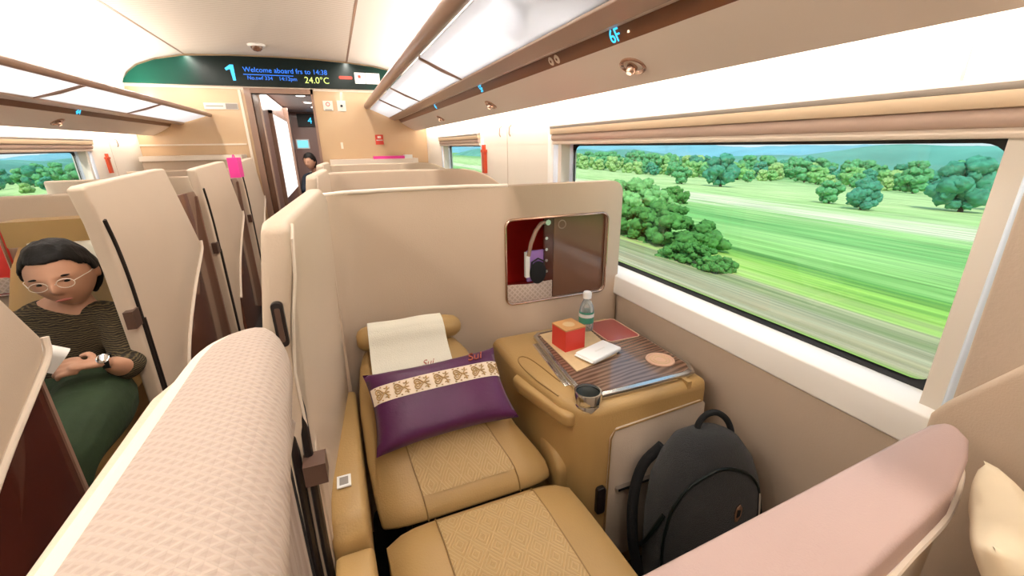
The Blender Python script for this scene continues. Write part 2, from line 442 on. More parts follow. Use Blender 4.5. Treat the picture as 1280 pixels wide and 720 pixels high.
# ------------------------------------------------------------------ end wall and what is beyond
DX0, DX1, DZ = -.37, .20, 1.95
prof = [(XL - .09, 0), (XL - .09, 2.0)] + [(x, z) for x, z in cpro[1:]] + [(x, z) for x, z in cen] + cproR[:-1] + [(XR + .09, 2.0), (XR + .09, 0), (DX1, 0), (DX1, DZ), (DX0, DZ), (DX0, 0)]
struct(prism('wall_front', prof, D, D + .10, 'y', 'end_tan'))
struct(box('wall_back', (XL - .09, BK - .1, 0), (XR + .09, BK, 2.36), 'wall_cream', w=0))
# raised band on the end wall and seams
struct(boxes('trim_6', [((XL, D - .004, 1.985), (XR, D, 2.012))], 'trim_cream', w=.001))
struct(boxes('trim_7', [((XL, D - .012, 1.44), (-.50, D, 1.455))], 'trim_cream', w=.003))
# door
dr = bpy.data.objects.new('door_1', None); C.objects.link(dr); struct(dr)
boxes('door_frame', [((DX0 - .06, D - .02, 0), (DX0, D + .12, DZ + .05)), ((DX1, D - .012, 0), (DX1 + .025, D + .12, DZ + .05)), ((DX0 - .06, D - .012, DZ), (DX1 + .025, D + .12, DZ + .05))], 'brown_mould', dr, w=.006)
box('door_leaf', (DX0 - .0, D + .03, .0), (DX0 + .055, D + .07, DZ - .01), 'brown_gloss', dr)
box('door_rail', (DX0 + .057, D + .02, .0), (DX0 + .072, D + .08, DZ - .01), 'moulding', dr)
box('edge_strip', (DX0 - .115, D - .010, 0), (DX0 - .09, D, DZ + .03), 'trim_cream', dr)
# vestibule beyond
VX0, VX1, VY = -.30, .62, 9.2
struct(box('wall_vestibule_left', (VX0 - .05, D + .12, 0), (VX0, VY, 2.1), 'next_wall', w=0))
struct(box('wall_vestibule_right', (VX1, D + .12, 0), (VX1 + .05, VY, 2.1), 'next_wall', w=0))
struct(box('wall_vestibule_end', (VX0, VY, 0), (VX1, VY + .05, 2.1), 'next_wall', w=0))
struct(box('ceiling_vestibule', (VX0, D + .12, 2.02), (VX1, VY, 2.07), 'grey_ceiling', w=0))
struct(box('floor_vestibule', (VX0, D, -.06), (VX1, VY, 0), 'carpet', w=0))
# lit glass cabinet door in the vestibule
lt = bpy.data.objects.new('door_2', None); C.objects.link(lt); struct(lt)
prism('lit_pane', rrect(6.1, .80, 8.0, 1.79, .03), -.31, -.27, 'x', 'lit_white', lt)
boxes('door_frame', [((-.31, 6.02, .3), (-.26, 6.1, 1.83)), ((-.31, 8.0, .0), (-.24, 8.08, 2.01)), ((-.31, 6.02, 1.79), (-.26, 8.08, 1.83))], 'brown_mould', lt, w=.006)
for i, (x, y) in enumerate([(.06, 6.3), (.10, 7.2), (.16, 8.0)]):
    t = thing('ceiling_light', ['round downlight in the vestibule ceiling nearest the doorway', 'middle round downlight of the vestibule ceiling', 'round downlight of the vestibule ceiling nearest the dark display'][i], 'ceiling light', (x, y, 2.02), 'downlights beyond the doorway')
    lathe('trim_ring', [(.055, -.008), (.075, -.008), (.08, 0), (.05, 0)], (0, 0, 0), 'silver', t)
    lathe('diffuser', [(.001, -.012), (.05, -.012), (.054, -.004), (.001, -.002)], (0, 0, 0), 'lamp_white', t)
t = thing('information_display', 'small dark display with blue figures above the vestibule end, seen through the doorway', 'display', (.15, VY - .03, 1.88))
box('housing', (-.34, -.02, -.11), (.44, .028, .11), 'black_gloss', t)
text('numeral', '4', (.02, VY - .055, 1.87), .15, 'led_cyan', t, (PI / 2, 0, 0)); text('lettering', '36', (.16, VY - .055, 1.87), .12, 'led_cyan', t, (PI / 2, 0, 0))
t = thing('wall_screen', 'small bright blue screen on the dark vestibule wall', 'screen', (-.16, VY - .004, 1.47))
box('bezel', (-.11, -.02, -.085), (.11, .002, .085), 'white', t); box('screen', (-.09, -.024, -.065), (.09, -.019, .065), 'cyan_panel', t, w=.001)

# arched display fascia
t = thing('information_display', 'long arched black information display over the end doorway reading 24.0°C', 'display', (-.1, D - .02, 2.0))
arc = [(-1.415, 2.012), (-1.40, 2.045), (-1.35, 2.105), (-1.27, 2.165), (-1.12, 2.222), (-.89, 2.265), (-.5, 2.285), (-.1, 2.29), (.3, 2.285), (.62, 2.268), (.88, 2.245), (1.08, 2.207), (1.22, 2.155), (1.33, 2.08), (1.385, 2.012)]
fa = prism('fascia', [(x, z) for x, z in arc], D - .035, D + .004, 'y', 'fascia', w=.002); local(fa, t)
RX = (PI / 2, 0, 0); Yd = D - .0375
local(prism('numeral', [(-.50, 2.06), (-.475, 2.06), (-.475, 2.205), (-.505, 2.205), (-.555, 2.17), (-.545, 2.15), (-.51, 2.165)], Yd, Yd + .001, 'y', 'led_cyan'), t)
words(text('lettering', 'Welcome aboard frs to 14:38', (.0, Yd, 2.165), .066, 'led_blue', t, RX), .012)
words(text('lettering', 'No.swf 334    14:12pm', (-.14, Yd, 2.09), .05, 'led_blue', t, RX), .009)
box('underline', (-.30, 0, .118), (.16, .002, .124), 'led_blue', t, w=0).location = (0.1-.1, -.018, 0)
text('temperature', '24.0°C', (.285, Yd, 2.085), .088, 'led_yellow', t, RX)
o = prism('light_strip', rrect(-.07, -.016, .07, .016, .015), -.0015, .0015, 'y', 'led_red', t); o.location = (.68, -.018, .125)
o = box('sign_panel', (-.055, -.004, -.055), (.055, .002, .055), 'white', t); o.location = (.83, -.018, .125)
o2 = box('pictogram', (-.022, -.006, -.0), (.008, -.004, .03), 'red_sign', o, w=0)
o = box('sign_panel', (-.075, -.004, -.055), (.075, .002, .055), 'white', t); o.location = (.965, -.018, .125)

# small things on the end wall
def plate(name, label, cat, x, z, w, h, m, group=None):
    t = thing(name, label, cat, (x, D - .001, z), group); box('plate', (-w / 2, -.008, -h / 2), (w / 2, .002, h / 2), m, t, w=.002); return t
t = plate('sticker', 'white no-smoking sticker right of the end doorway', 'sticker', .36, 1.84, .10, .10, 'sticker')
lathe('ring_mark', [(.016, 0), (.022, 0), (.022, .002), (.016, .002)], (0, -.0105, .015), 'red_sign', t, rot=Matrix.Rotation(PI / 2, 3, 'X')); box('bar_mark', (-.035, -.0095, -.045), (.035, -.008, -.036), 'sticker_grey', t, w=0)
t = plate('sticker', 'white sticker with a dark dot, farther right of the end doorway', 'sticker', .50, 1.84, .09, .11, 'sticker')
lathe('dot', [(.001, 0), (.013, 0), (.013, .002), (.001, .002)], (0, -.0105, 0), 'black', t, rot=Matrix.Rotation(PI / 2, 3, 'X'))
t = plate('emergency_sign', 'small red emergency call plate on the tan end wall', 'sign', .87, 1.48, .09, .11, 'red_sign')
box('marking', (-.035, -.0095, -.012), (.035, -.008, .0), 'sticker', t, w=0); box('marking', (-.02, -.0095, .015), (.02, -.008, .04), 'sticker', t, w=0)
t = plate('route_label', 'white and grey lettered label on the end wall left of the doorway', 'sign', -.66, 1.82, .30, .06, 'sticker')
box('dark_half', (.04, -.0095, -.026), (.145, -.008, .026), 'sticker_grey', t, w=0); box('text_line', (-.135, -.0095, -.006), (.02, -.008, .006), 'sticker_grey', t, w=0)
t = plate('wall_latch', 'tiny cream latch on the end wall below the stickers', 'latch', .45, 1.42, .025, .07, 'trim_cream')
# dome camera on ceiling
t = thing('security_camera', 'small white dome camera on the ribbed ceiling before the display', 'camera', (-.18, 4.95, 2.312))
lathe('base', [(.07, -.025), (.075, -.01), (.07, 0), (.001, 0)], (0, 0, 0), 'white', t); lathe('dome', [(.001, -.065), (.03, -.058), (.045, -.04), (.048, -.024), (.001, -.022)], (0, 0, 0), 'brown_gloss', t)

# end cabinet right of the door
t = thing('end_cabinet', 'low beige cabinet against the end wall behind the seat shells', 'cabinet', (.75, 5.3, 0))
box('body', (-.44, -.10, 0), (.48, .19, 1.22), 'shell_beige', t, w=.01); box('lid', (-.45, -.12, 1.22), (.50, .19, 1.27), 'cream_piping', t, w=.01)
t = thing('magazine', 'flat pink magazine lying on the end cabinet', 'magazine', (.93, 5.24, 1.27)); box('cover', (-.17, -.05, 0), (.17, .05, .03), 'pink', t, w=.002); box('pages', (.172, -.045, .002), (.26, .045, .04), 'white', t, w=.004)
t = thing('end_cabinet', 'low beige cabinet against the end wall left of the doorway', 'cabinet', (-.95, 5.3, 0))
box('body', (-.40, -.10, 0), (.42, .19, 1.30), 'shell_beige', t, w=.01); box('lid', (-.41, -.12, 1.30), (.43, .19, 1.345), 'cream_piping', t, w=.01)

# ------------------------------------------------------------------ luggage racks
def rack(side):
    s = side
    R = dict(tube=(.775, 1.845), r=.036, g0=(.80, 1.805), g1=(1.005, 1.717), m1=(1.085, 1.697), c1=(1.115, 1.704), st=(1.14, 1.667), lip=(1.30, 1.577), back=1.66, ribs=(2.32, 3.5, 4.35), dz=0) if s > 0 else \
        dict(tube=(.78, 1.735), r=.020, g0=(.795, 1.722), g1=(1.01, 1.655), m1=(1.09, 1.650), c1=(1.115, 1.656), st=(1.14, 1.622), lip=(1.30, 1.537), back=1.62, ribs=(3.05, 4.15), dz=0)
    t = thing('luggage_rack', 'overhead luggage rack along the window side with seat sign 6F' if s > 0 else 'overhead luggage rack along the left wall with a single lit seat sign', 'luggage rack', (s * 1.1, 2.0, 1.66))
    y0, y1 = BK + .01, D - .005
    f = lambda pts: [(s * a, b) for a, b in pts]
    def pr(name, pts, m, w=0, a=y0, b=y1): return local(prism(name, f(pts), a, b, 'y', m, w=w), t)
    tx, tz = R['tube']
    o = tube('front_rail', [(s * tx, y0, tz), (s * tx, y1, tz)], R['r'], 'brown_mould', n=20); local(o, t)
    # frosted panels between ribs
    g0, g1 = R['g0'], R['g1']; cuts = [y0, .72 if s > 0 else 1.9] + list(R['ribs']) + [y1]
    for a, b in zip(cuts, cuts[1:]):
        pr('frosted_panel', [(g0[0], g0[1] + .004), (g1[0], g1[1] + .004), (g1[0], g1[1] + .010), (g0[0], g0[1] + .010)], 'frosted', a=a + .012, b=b - .012)
    for a in cuts[1:-1]:
        pr('rib', [(g0[0] - .005, g0[1] - .002), ((g0[0] + g1[0]) / 2, (g0[1] + g1[1]) / 2 - .008), (g1[0] + .005, g1[1] - .002), (g1[0] + .005, g1[1] + .018), (g0[0] - .005, g0[1] + .018)], 'brown_mould', w=.002, a=a - .013, b=a + .013)
    m1 = R['m1']; c1 = R['c1']; st = R['st']; lp = R['lip']
    pr('moulding', [(g1[0], g1[1] - .004), (g1[0] + .03, g1[1] - .014), (m1[0] - .02, m1[1] - .008), (m1[0], m1[1]), (m1[0], m1[1] + .03), (g1[0], g1[1] + .02)], 'moulding', w=.003)
    pr('cream_line', [(m1[0], m1[1]), (c1[0], c1[1] - .002), (c1[0], c1[1] + .03), (m1[0], m1[1] + .03)], 'cream_piping')
    pr('sign_strip', [(c1[0], c1[1]), (st[0], st[1]), (st[0] + .02, st[1] + .05), (c1[0], c1[1] + .03)], 'brown_strip')
    bk = R['back']
    pr('valance', [(st[0] + .0005, st[1]), (1.22, (st[1] + lp[1]) / 2 - .006), (lp[0], lp[1]), (lp[0] + .012, lp[1] + .008), (lp[0] + .02, lp[1] + .03), (lp[0] + .03, bk), (1.428, bk + .02), (1.428, bk + .05), (st[0] + .02, st[1] + .05)], 'valance', w=0)
    # seat numbers and reading lights
    n = V((-s * (c1[1] - st[1]), 0, -(st[0] - c1[0]))).normalized()      # outward normal of the strip
    ydir = V((0, -s, 0)); xr = ydir
    upv = n.cross(xr).normalized()
    if upv.z < 0: upv = -upv; xr = -xr
    xr = upv.cross(n)
    rot = Matrix(((xr.x, upv.x, n.x, 0), (xr.y, upv.y, n.y, 0), (xr.z, upv.z, n.z, 0), (0, 0, 0, 1)))
    mid = V((s * (c1[0] + st[0]) / 2, 0, (c1[1] + st[1]) / 2)) + n * .001
    for y, tx_ in (((1.15, '6F'), (2.37, '5F'), (3.51, '4F')) if s > 0 else ((3.74, '4A'),)):
        text('seat_number', tx_, (mid.x, y, mid.z), .052, 'led_cyan', t, rot)
        if 0: local(box('sign_window', (mid.x - .016, y - .06, mid.z - .02), (mid.x + .014, y + .06, mid.z + .018), 'black_gloss', w=.002), t)
    if s > 0:
        for y in (1.50, 1.545):
            lathe('button', [(.001, .002), (.014, .002), (.016, 0), (.001, -.001)], tuple(V((mid.x, y, mid.z)) - V(t.location)), 'cream_piping', t, rot=rot.to_3x3())
            lathe('button_mark', [(.001, .003), (.006, .003), (.006, .002), (.001, .002)], tuple(V((mid.x, y, mid.z)) - V(t.location)), 'brown_strip', t, rot=rot.to_3x3(), n=4)
        o = box('status_light', (mid.x - .002, 1.085, mid.z - .004), (mid.x + .002, 1.09, mid.z + .002), 'lamp_warm', w=0); local(o, t)
    vn = V((-s * (st[1] - lp[1]), 0, -(lp[0] - st[0]))).normalized()
    vx = V((0, 1, 0)); vu = vn.cross(vx)
    vr = Matrix(((vx.x, vu.x, vn.x), (vx.y, vu.y, vn.y), (vx.z, vu.z, vn.z)))
    vm = V((s * (st[0] * .52 + lp[0] * .48), 0, st[1] * .52 + lp[1] * .48 - .004))
    for y in ((1.18, 2.48, 3.75) if s > 0 else (3.67, 2.3)):
        c = V((vm.x, y, vm.z)) - V(t.location) + vn * .003
        bm = bmesh.new()
        add_lathe(bm, [(.050, -.004), (.050, .002), (.044, .004), (.036, -.002), (.030, -.012), (.001, -.014)], (0, 0, 0), 28)
        for v in bm.verts: v.co.y *= .72
        for v in bm.verts: v.co = vr @ v.co + c
        o = finish(bm, 'reading_light', 'rose_metal', t)
        bm = bmesh.new(); add_lathe(bm, [(.001, .022), (.010, .022), (.014, .014), (.017, 0), (.012, -.010), (.001, -.010)], (0, 0, 0), 20)
        for v in bm.verts: v.co = vr @ v.co + c
        finish(bm, 'lamp_head', 'rose_metal', o)
        bm = bmesh.new(); add_lathe(bm, [(.001, .0235), (.008, .0235), (.008, .0215), (.001, .0215)], (0, 0, 0), 16)
        for v in bm.verts: v.co = vr @ v.co + c
        finish(bm, 'lens', 'lamp_warm', o)
    return t
rack(1); rack(-1)
# faint ventilation grille on the valance handled by material; travel bag with straps on the right rack
t = thing('travel_bag', 'black travel bag with trailing strap lying on the window-side luggage rack', 'bag', (.93, .78, 1.782)); t.rotation_euler = (0, math.radians(21), 0)
box('body', (-.10, -.35, .0), (.14, .24, .24), 'bag_fabric', t, w=.04, seg=4)
bm = bmesh.new(); add_tube(bm, [(0, .2, .04), (.0, .34, .012), (-.03, .46, .012), (.03, .60, .010), (.05, .72, .008)], .012, 8); finish(bm, 'strap', 'black', t)
bm = bmesh.new(); add_tube(bm, [(-.06, .2, .05), (-.07, .3, .030), (-.02, .44, .010), (-.06, .52, .010)], .014, 8); finish(bm, 'strap', 'black', t)

# ------------------------------------------------------------------ roller blinds, hooks, hammers
def blind(s, y0, y1, label):
    t = thing('roller_blind', label, 'blind', (s * XR, (y0 + y1) / 2, 1.43))
    f = lambda pts: [(s * a, b) for a, b in pts]
    local(prism('cover', f([(XR - .028, 1.475), (XR - .030, 1.488), (XR + .002, 1.498), (XR + .002, 1.475)]), y0, y1, 'y', 'roller_grey', w=.001), t)
    local(prism('pelmet', f([(XR - .026, 1.448), (XR - .028, 1.475), (XR + .002, 1.475), (XR + .002, 1.448)]), y0, y1, 'y', 'roller_tan', w=.001), t)
    o = tube('roll', [(s * (XR - .004), y0 + .004, 1.433), (s * (XR - .004), y1 - .004, 1.433)], .0175, 'roller', n=20); local(o, t)
    local(prism('bottom_bar', f([(XR - .012, 1.398), (XR - .016, 1.409), (XR - .006, 1.417), (XR + .012, 1.417), (XR + .012, 1.398)]), y0 + .004, y1 - .004, 'y', 'cream_piping', w=.003), t)
blind(1, .31, 2.10, 'rolled-up beige blind above the big window beside the foreground seat')
blind(1, 3.36, 4.74, 'rolled-up beige blind above the small far window on the right wall')
blind(-1, 2.8, 4.52, 'rolled-up beige blind above the window on the left wall')
for i, y in enumerate((2.70, 2.88)):
    t = thing('coat_hook', ['slim coat hook on the right wall nearer the big window', 'slim coat hook on the right wall nearer the red hammer'][i], 'hook', (XR, y, 1.49))
    tube('stem', [(0, 0, .03), (-.014, 0, .02), (-.018, 0, -.02), (-.010, .0, -.038)], .004, 'brown_mould', t, n=8)
t = thing('coat_hook', 'slim coat hook on the left wall near the end wall', 'hook', (XL, 4.98, 1.47)); tube('stem', [(0, 0, .03), (.014, 0, .02), (.018, 0, -.02), (.010, .0, -.038)], .004, 'brown_mould', t, n=8)
for s, y, lab in ((1, 3.24, 'red emergency hammer case on the right wall beside the far window'), (-1, 4.72, 'red emergency hammer case on the left wall beside the window')):
    t = thing('emergency_hammer', lab, 'hammer', (s * XR, y, 1.30))
    t.scale = (.8,) * 3 if s > 0 else (.6,) * 3
    a, b = sorted((.005 * s, -s * .03)); box('case', (a, -.035, -.13), (b, .035, .06), 'orange_red', t, w=.008)
    a, b = sorted((0, -s * .035)); box('head', (a, -.05, .06), (b, .05, .085), 'orange_red', t, w=.006); box('tip', (a, -.008, .085), (b, .008, .13), 'orange_red', t, w=.004)
# panel seams in the wall lining
struct(boxes('trim_8', [((XR - .0015, 2.775, .80), (XR + .001, 2.781, 1.62)), ((XR - .0015, .485, 1.499), (XR + .001, .490, 1.62)), ((XL - .001, 4.86, .80), (XL + .0015, 4.865, 1.6))], 'wall_lower'))
struct(prism('trim_9', [(XR + .001, 2.10), (XR - .012, 2.115), (XR - .012, 2.15), (XR + .001, 2.165)], .80, 1.52, 'z', 'sill', w=.004))
# near end of right wall: inner lining stands proud, lower side console rises
struct(prism('trim_10', [(.335, .79), (.345, 1.46), (-1.5, 1.46), (-1.5, .79)], XR - .055, XR + .002, 'x', 'wall_lower', w=.006))
struct(prism('trim_11', [(.345, 0), (.345, .905), (.33, .94), (.255, 1.06), (.10, 1.16), (-1.5, 1.18), (-1.5, 0)], XR - .10, XR + .002, 'x', 'shell_beige', w=.012))

# ------------------------------------------------------------------ pods
WPROF = [(.0, 1.288), (.03, 1.296), (.70, 1.318), (.755, 1.318), (.82, 1.22), (.92, 1.06), (1.0, .925), (.985, .88), (.90, .83), (.72, .73), (.49, .57), (.33, .40), (.24, .2), (.2, .0), (.07, .0), (.07, .57), (.055, 1.0), (.035, 1.17)]
def pod(side, k, yn, label, door=None, xin=None):
    """yn = y of the wing's near end; the dividing shell stands .76 farther"""
    s = side
    XO = -.40 if s < 0 else .238           # aisle-side face
    t = thing('seat_shell', label, 'seat shell', (s * .9, yn + .75, 0), 'privacy shells around the seats')
    X1 = XO + s * .048
    yd = yn + .76
    if s < 0:
        kz = 1.03 if k < 0 else 1
        o = prism('wing', [(yn + a, b * kz) for a, b in WPROF], XO, X1, 'x', 'cream', w=.010, seg=3); local(o, t)
        o = tube('piping', smooth([(XO + .004, yn + a, b * kz) for a, b in WPROF[6:12]], 3), .0085, 'cream_piping', n=8); local(o, t)
        # dark slot and track near the leading edge, with the latch
        o = tube('track', [(XO + .001, yn + a + .022, b) for a, b in smooth([(.035, 1.18), (.062, 1.08), (.078, .95), (.080, .8), (.076, .57), (.07, .1)], 4)], .0085, 'black_track', n=8); local(o, t)
        o = tube('track', [(XO + .001, yn + a + .022, b) for a, b in ((.079, .80), (.078, .57), (.072, .1))], .006, 'black_track', n=8); o.location = (0, .022, 0); local(o, t)
        o = box('latch', (XO - .02, yn + .03, .79), (XO + .008, yn + .085, .855), 'latch', w=.004); local(o, t)
        ztop = 1.22
        px = [(XO - .06, yd - .12), (-.50, yd - .02), (-.60, yd + .01), (-.9, yd + .01), (-1.15, yd - .01), (XL + .012, yd - .02)]
    else:
        px = [(.275, yd - .14), (.278, yd - .07), (.30, yd - .02), (.36, yd + .03), (.48, yd + .05), (.66, yd + .053), (.78, yd + .04), (.86, yd + .015), (.92, yd - .004)] + ([] if k == 0 else [(1.18, yd - .02), (1.40, yd - .04)])
        ztop = 1.262
    # dividing shell
    L, R = band_poly(px, .055)
    poly = [(p.x, p.y) for p in L] + [(p.x, p.y) for p in R[::-1]]
    if s > 0 and k == 0:
        # one continuous curved panel whose window end carries the niche opening
        yN = yd - .035; yB = yd + .24
        xa, xb, za, zb = .905, 1.355, .80, 1.135
        ctl = [(.275, yd - .14), (.278, yd - .07), (.30, yd - .02), (.36, yd + .03), (.48, yd + .05), (.66, yd + .053), (.78, yd + .04), (.86, yd + .015), (.92, yd - .004), (1.0, yd - .0075), (1.2, yd - .0075), (1.35, yd - .0075), (1.37, yd - .0075), (1.39, yd - .0075), (1.405, yd - .0075), (1.415, yd - .0075), (1.42, yd - .0075)]
        dens = smooth(ctl, 4)
        def zt(x): return ztop - .004 - (0 if x < 1.37 else .05 - math.sqrt(max(0, .05 ** 2 - (x - 1.37) ** 2)))
        o = curved_panel(dens, .055, zt, 'divider', 'shell_beige', .010)
        cut = prism('cut', rrect(xa, za, xb, zb, .03, 6), yd - .2, yd + .2, 'y', 'shell_beige')
        md = o.modifiers.new('b', 'BOOLEAN'); md.operation = 'DIFFERENCE'; md.object = cut; md.solver = 'EXACT'
        bpy.context.view_layer.update()
        me = bpy.data.meshes.new_from_object(o.evaluated_get(bpy.context.evaluated_depsgraph_get())); me.set_sharp_from_angle(angle=math.radians(35))
        o.modifiers.clear(); o.data = me; bpy.data.objects.remove(cut); local(o, t)
        # rounded shoulder joining both, niche box
        nb = bmesh.new(); add_box(nb, (xa - .004, yd - .02, za - .004), (xb + .004, yB, zb + .004))
        for f in [f for f in nb.faces if f.calc_center_median().y < yd - .015]: nb.faces.remove(f)
        bmesh.ops.solidify(nb, geom=nb.faces[:], thickness=-.006)
        o = finish(nb, 'niche_lining', 'red_lining'); local(o, t)
        o = box('niche_cover', (1.115, yN + .012, za + .002), (xb - .002, yN + .022, zb - .002), 'brown_gloss', w=.003); local(o, t)
        o = box('socket_strip', (1.075, yN + .014, za + .002), (1.114, yN + .03, zb - .002), 'burgundy', w=.002); local(o, t)
        for j in range(4):
            q = lathe('switch', [(.001, .003), (.006, .003), (.007, 0), (.001, 0)], tuple(V((1.083, yN + .013, 1.05 - j * .045)) - V(t.location)), 'silver', t, rot=Matrix.Rotation(PI / 2, 3, 'X'), n=12)
        q = lathe('emblem', [(.014, .002), (.018, .002), (.018, 0), (.014, 0)], tuple(V((1.15, yN + .012, 1.10)) - V(t.location)), 'brown_mould', t, rot=Matrix.Rotation(PI / 2, 3, 'X'))
        rim = [(p[0], yN - .001, p[1]) for p in rrect(xa, za, xb, zb, .03, 6)]; rim.append(rim[0])
        o = tube('niche_rim', rim, .005, 'rose_metal', n=8); local(o, t)
        o = prism('net_pocket', [(xa, za), (1.11, za), (1.11, za + .075), (1.0, za + .07), (xa, za + .078)], yN + .010, yN + .020, 'y', 'pocket', w=.002); local(o, t)
        # flexible reading lamp
        o = tube('reading_lamp', [(1.085, yN + .02, 1.112), (1.06, yN + .015, 1.11), (1.03, yN + .0, 1.085), (1.008, yN - .005, 1.04), (.998, yN - .004, .99)], .008, 'brown_mould', n=10); local(o, t)
        o = lathe('lamp_joint', [(.001, 0), (.011, 0), (.011, .016), (.001, .016)], tuple(V((1.088, yN + .024, 1.112)) - V(t.location)), 'silver', t, rot=Matrix.Rotation(PI / 2, 3, 'X'))
    elif s > 0:
        def zt(x): return ztop - (.0 if x < 1.05 else .16 * ((x - 1.05) / .35) ** 2.4)
        o = curved_panel(smooth(px, 4), .055, zt, 'divider', 'shell_beige', .012); local(o, t)
    else:
        o = prism('divider', poly, 0, ztop, 'z', 'shell_beige', w=.012, ang=50); local(o, t)
        xa, xb = -1.38, -1.03
        o = prism('niche_lining', rrect(xa, .80, xb, 1.13, .03), yd - .055, yd - .02, 'y', 'red_lining', w=.002); local(o, t)
        rim = [(p[0], yd - .055, p[1]) for p in rrect(xa, .80, xb, 1.13, .03, 6)]; rim.append(rim[0])
        o = tube('niche_rim', rim, .006, 'rose_metal', n=8); local(o, t)
        o = prism('net_pocket', rrect(xa + .01, .81, xb - .01, .88, .02), yd - .068, yd - .055, 'y', 'pocket', w=.002); local(o, t)
    if s > 0:
        # wing: thick padded slab with its end face towards the seat opening
        wp = [(.0, 1.22), (.0, 1.283), (.03, 1.292), (.60, 1.29), (.66, 1.26), (.68, 1.1), (.68, 0), (.05, 0), (.05, .82), (.02, 1.0), (.012, 1.08), (.005, 1.15)]
        bm = bmesh.new()
        add_prism(bm, [(yn + a, b) for a, b in wp], XO - .01, XO + .032, 'x')
        bmesh.ops.recalc_face_normals(bm, faces=bm.faces); bev(bm, .012, 3)
        for v in bm.verts:                                     # leans out a little towards the aisle, curls in at its far end
            dz = 1.29 - v.co.z; q_ = max(0, min(1, dz / .27)); v.co.x -= .038 * q_ * q_ * (3 - 2 * q_)
            v.co.x += .05 * max(0, (v.co.y - yn - .30) / .38) ** 1.5
        o = finish(bm, 'wing', 'cream'); local(o, t)
        # inner lining panel between wing and dividing shell
        o = prism('inner_lining', [(yn + .07, 0), (yn + .07, .80), (yn + .12, .86), (yn + .60, .86), (yn + .60, 0)], XO - .010, XO + .000, 'x', 'shell_beige', w=.003); local(o, t)
        o = tube('seam', [(XO + .033, yn + .035, 1.282), (XO + .032, yn + .012, 1.262), (XO + .026, yn + .012, 1.20), (XO + .010, yn + .018, 1.12), (XO - .004, yn + .028, 1.02), (XO - .006, yn + .05, .85)], .003, 'cream_piping', n=6); local(o, t)
        xm = XO - .019
        o = prism('slot', rrect(xm + .003, 1.085, xm + .021, 1.165, .008), yn + .002, yn + .014, 'y', 'black_track', w=.002); local(o, t); o.location.y = -.006
        o2 = prism('slot_insert', rrect(xm + .008, 1.095, xm + .016, 1.155, .003), yn - .0055, yn + .004, 'y', 'latch'); local(o2, t)
        for dx in (-.012, .010):
            o = tube('track', [(xm + dx, yn + .046, .97), (xm + dx - .006, yn + .046, .6), (xm + dx - .006, yn + .046, .05)], .0085, 'black_track', n=8); local(o, t)
        o = box('latch', (xm - .002, yn + .008, .785), (xm + .038, yn + .052, .83), 'latch', w=.006); local(o, t)
        # welt where the dividing shell begins
        o = tube('welt', [(.262, yd - .150, ztop - .03), (.262, yd - .150, .8), (.262, yd - .150, .3)], .010, 'cream_piping', n=8); local(o, t)
        L2 = [(x, y - .025, ztop - .002) for x, y in px[1:]]
        o = tube('piping', L2, .007, 'cream_piping', n=8) if k == 0 else None
        if o: local(o, t)
    if door:
        y0, y1, ztp = door
        o = prism('sliding_door', [(y0, .02), (y1, .02), (y1, ztp - .03), (y1 - .03, ztp), (y0, ztp + .02)], XO - .055, XO - .035, 'x', 'burgundy' if k < 0 else 'door_reflect_brown', w=.004); local(o, t)
        o = box('door_edge', (XO - .058, y1 - .012, .02), (XO - .03, y1, ztp - .03), 'brown_mould', w=.003); local(o, t)
    return t
lattice_mat('pocket', (.42, .33, .27), (.55, .44, .37), 45, 1, .5, axes=('X', 'Z'), width=.3)
pod(-1, -1, .36, 'cream seat shell at the left edge of the view with burgundy sliding door', door=(.8, 1.36, .95))
pod(-1, 0, 1.78, 'large cream seat shell behind the reading passenger', door=(2.25, 3.06, 1.17))
pod(-1, 1, 3.02, 'cream seat shell on the left of the aisle, second one behind the reading passenger', door=(3.5, 4.29, 1.17))
pod(-1, 2, 4.26, 'farthest cream seat shell on the left of the aisle, by the doorway')
pod(1, 0, .74, 'beige seat shell with red niche around the nearest tan seat by the big window')
pod(1, 1, 1.99, 'beige seat shell directly behind the niche shell on the window side')
pod(1, 2, 3.24, 'farthest beige seat shell on the window side before the end cabinet')

# items in the niche
t = thing('booklet', 'lilac booklet standing in the niche pocket of the window-side shell', 'booklet', (1.04, 1.493, .877))
box('cover', (-.035, -.006, 0), (.045, .006, .125), 'lilac', t, w=.002); box('spine', (-.045, -.014, .02), (-.028, .004, .122), 'white', t, w=.003)
t = thing('headphones', 'black padded headphone cup hanging in front of the lilac booklet', 'headphones', (1.045, 1.474, .915))
bm = bmesh.new(); bmesh.ops.create_uvsphere(bm, u_segments=20, v_segments=12, radius=.036)
for v in bm.verts: v.co.y *= .3; v.co.z *= 1.3
finish(bm, 'ear_cushion', 'bag_dark', t); tube('headband', [(-.03, 0, .0), (-.026, 0, .045), (0, 0, .058), (.026, 0, .045), (.03, 0, 0)], .0035, 'black', t, n=8)
# pink items on the left
t = thing('pink_bag', 'bright pink bag standing between the far left seat shells', 'bag', (-.395, 4.08, 1.245)); box('body', (-.035, -.06, -.06), (.035, .10, .09), 'pink', t, w=.02); tube('handle', [(0, -.02, .085), (0, 0, .11), (0, .04, .11), (0, .06, .085)], .004, 'pink', t, n=6)

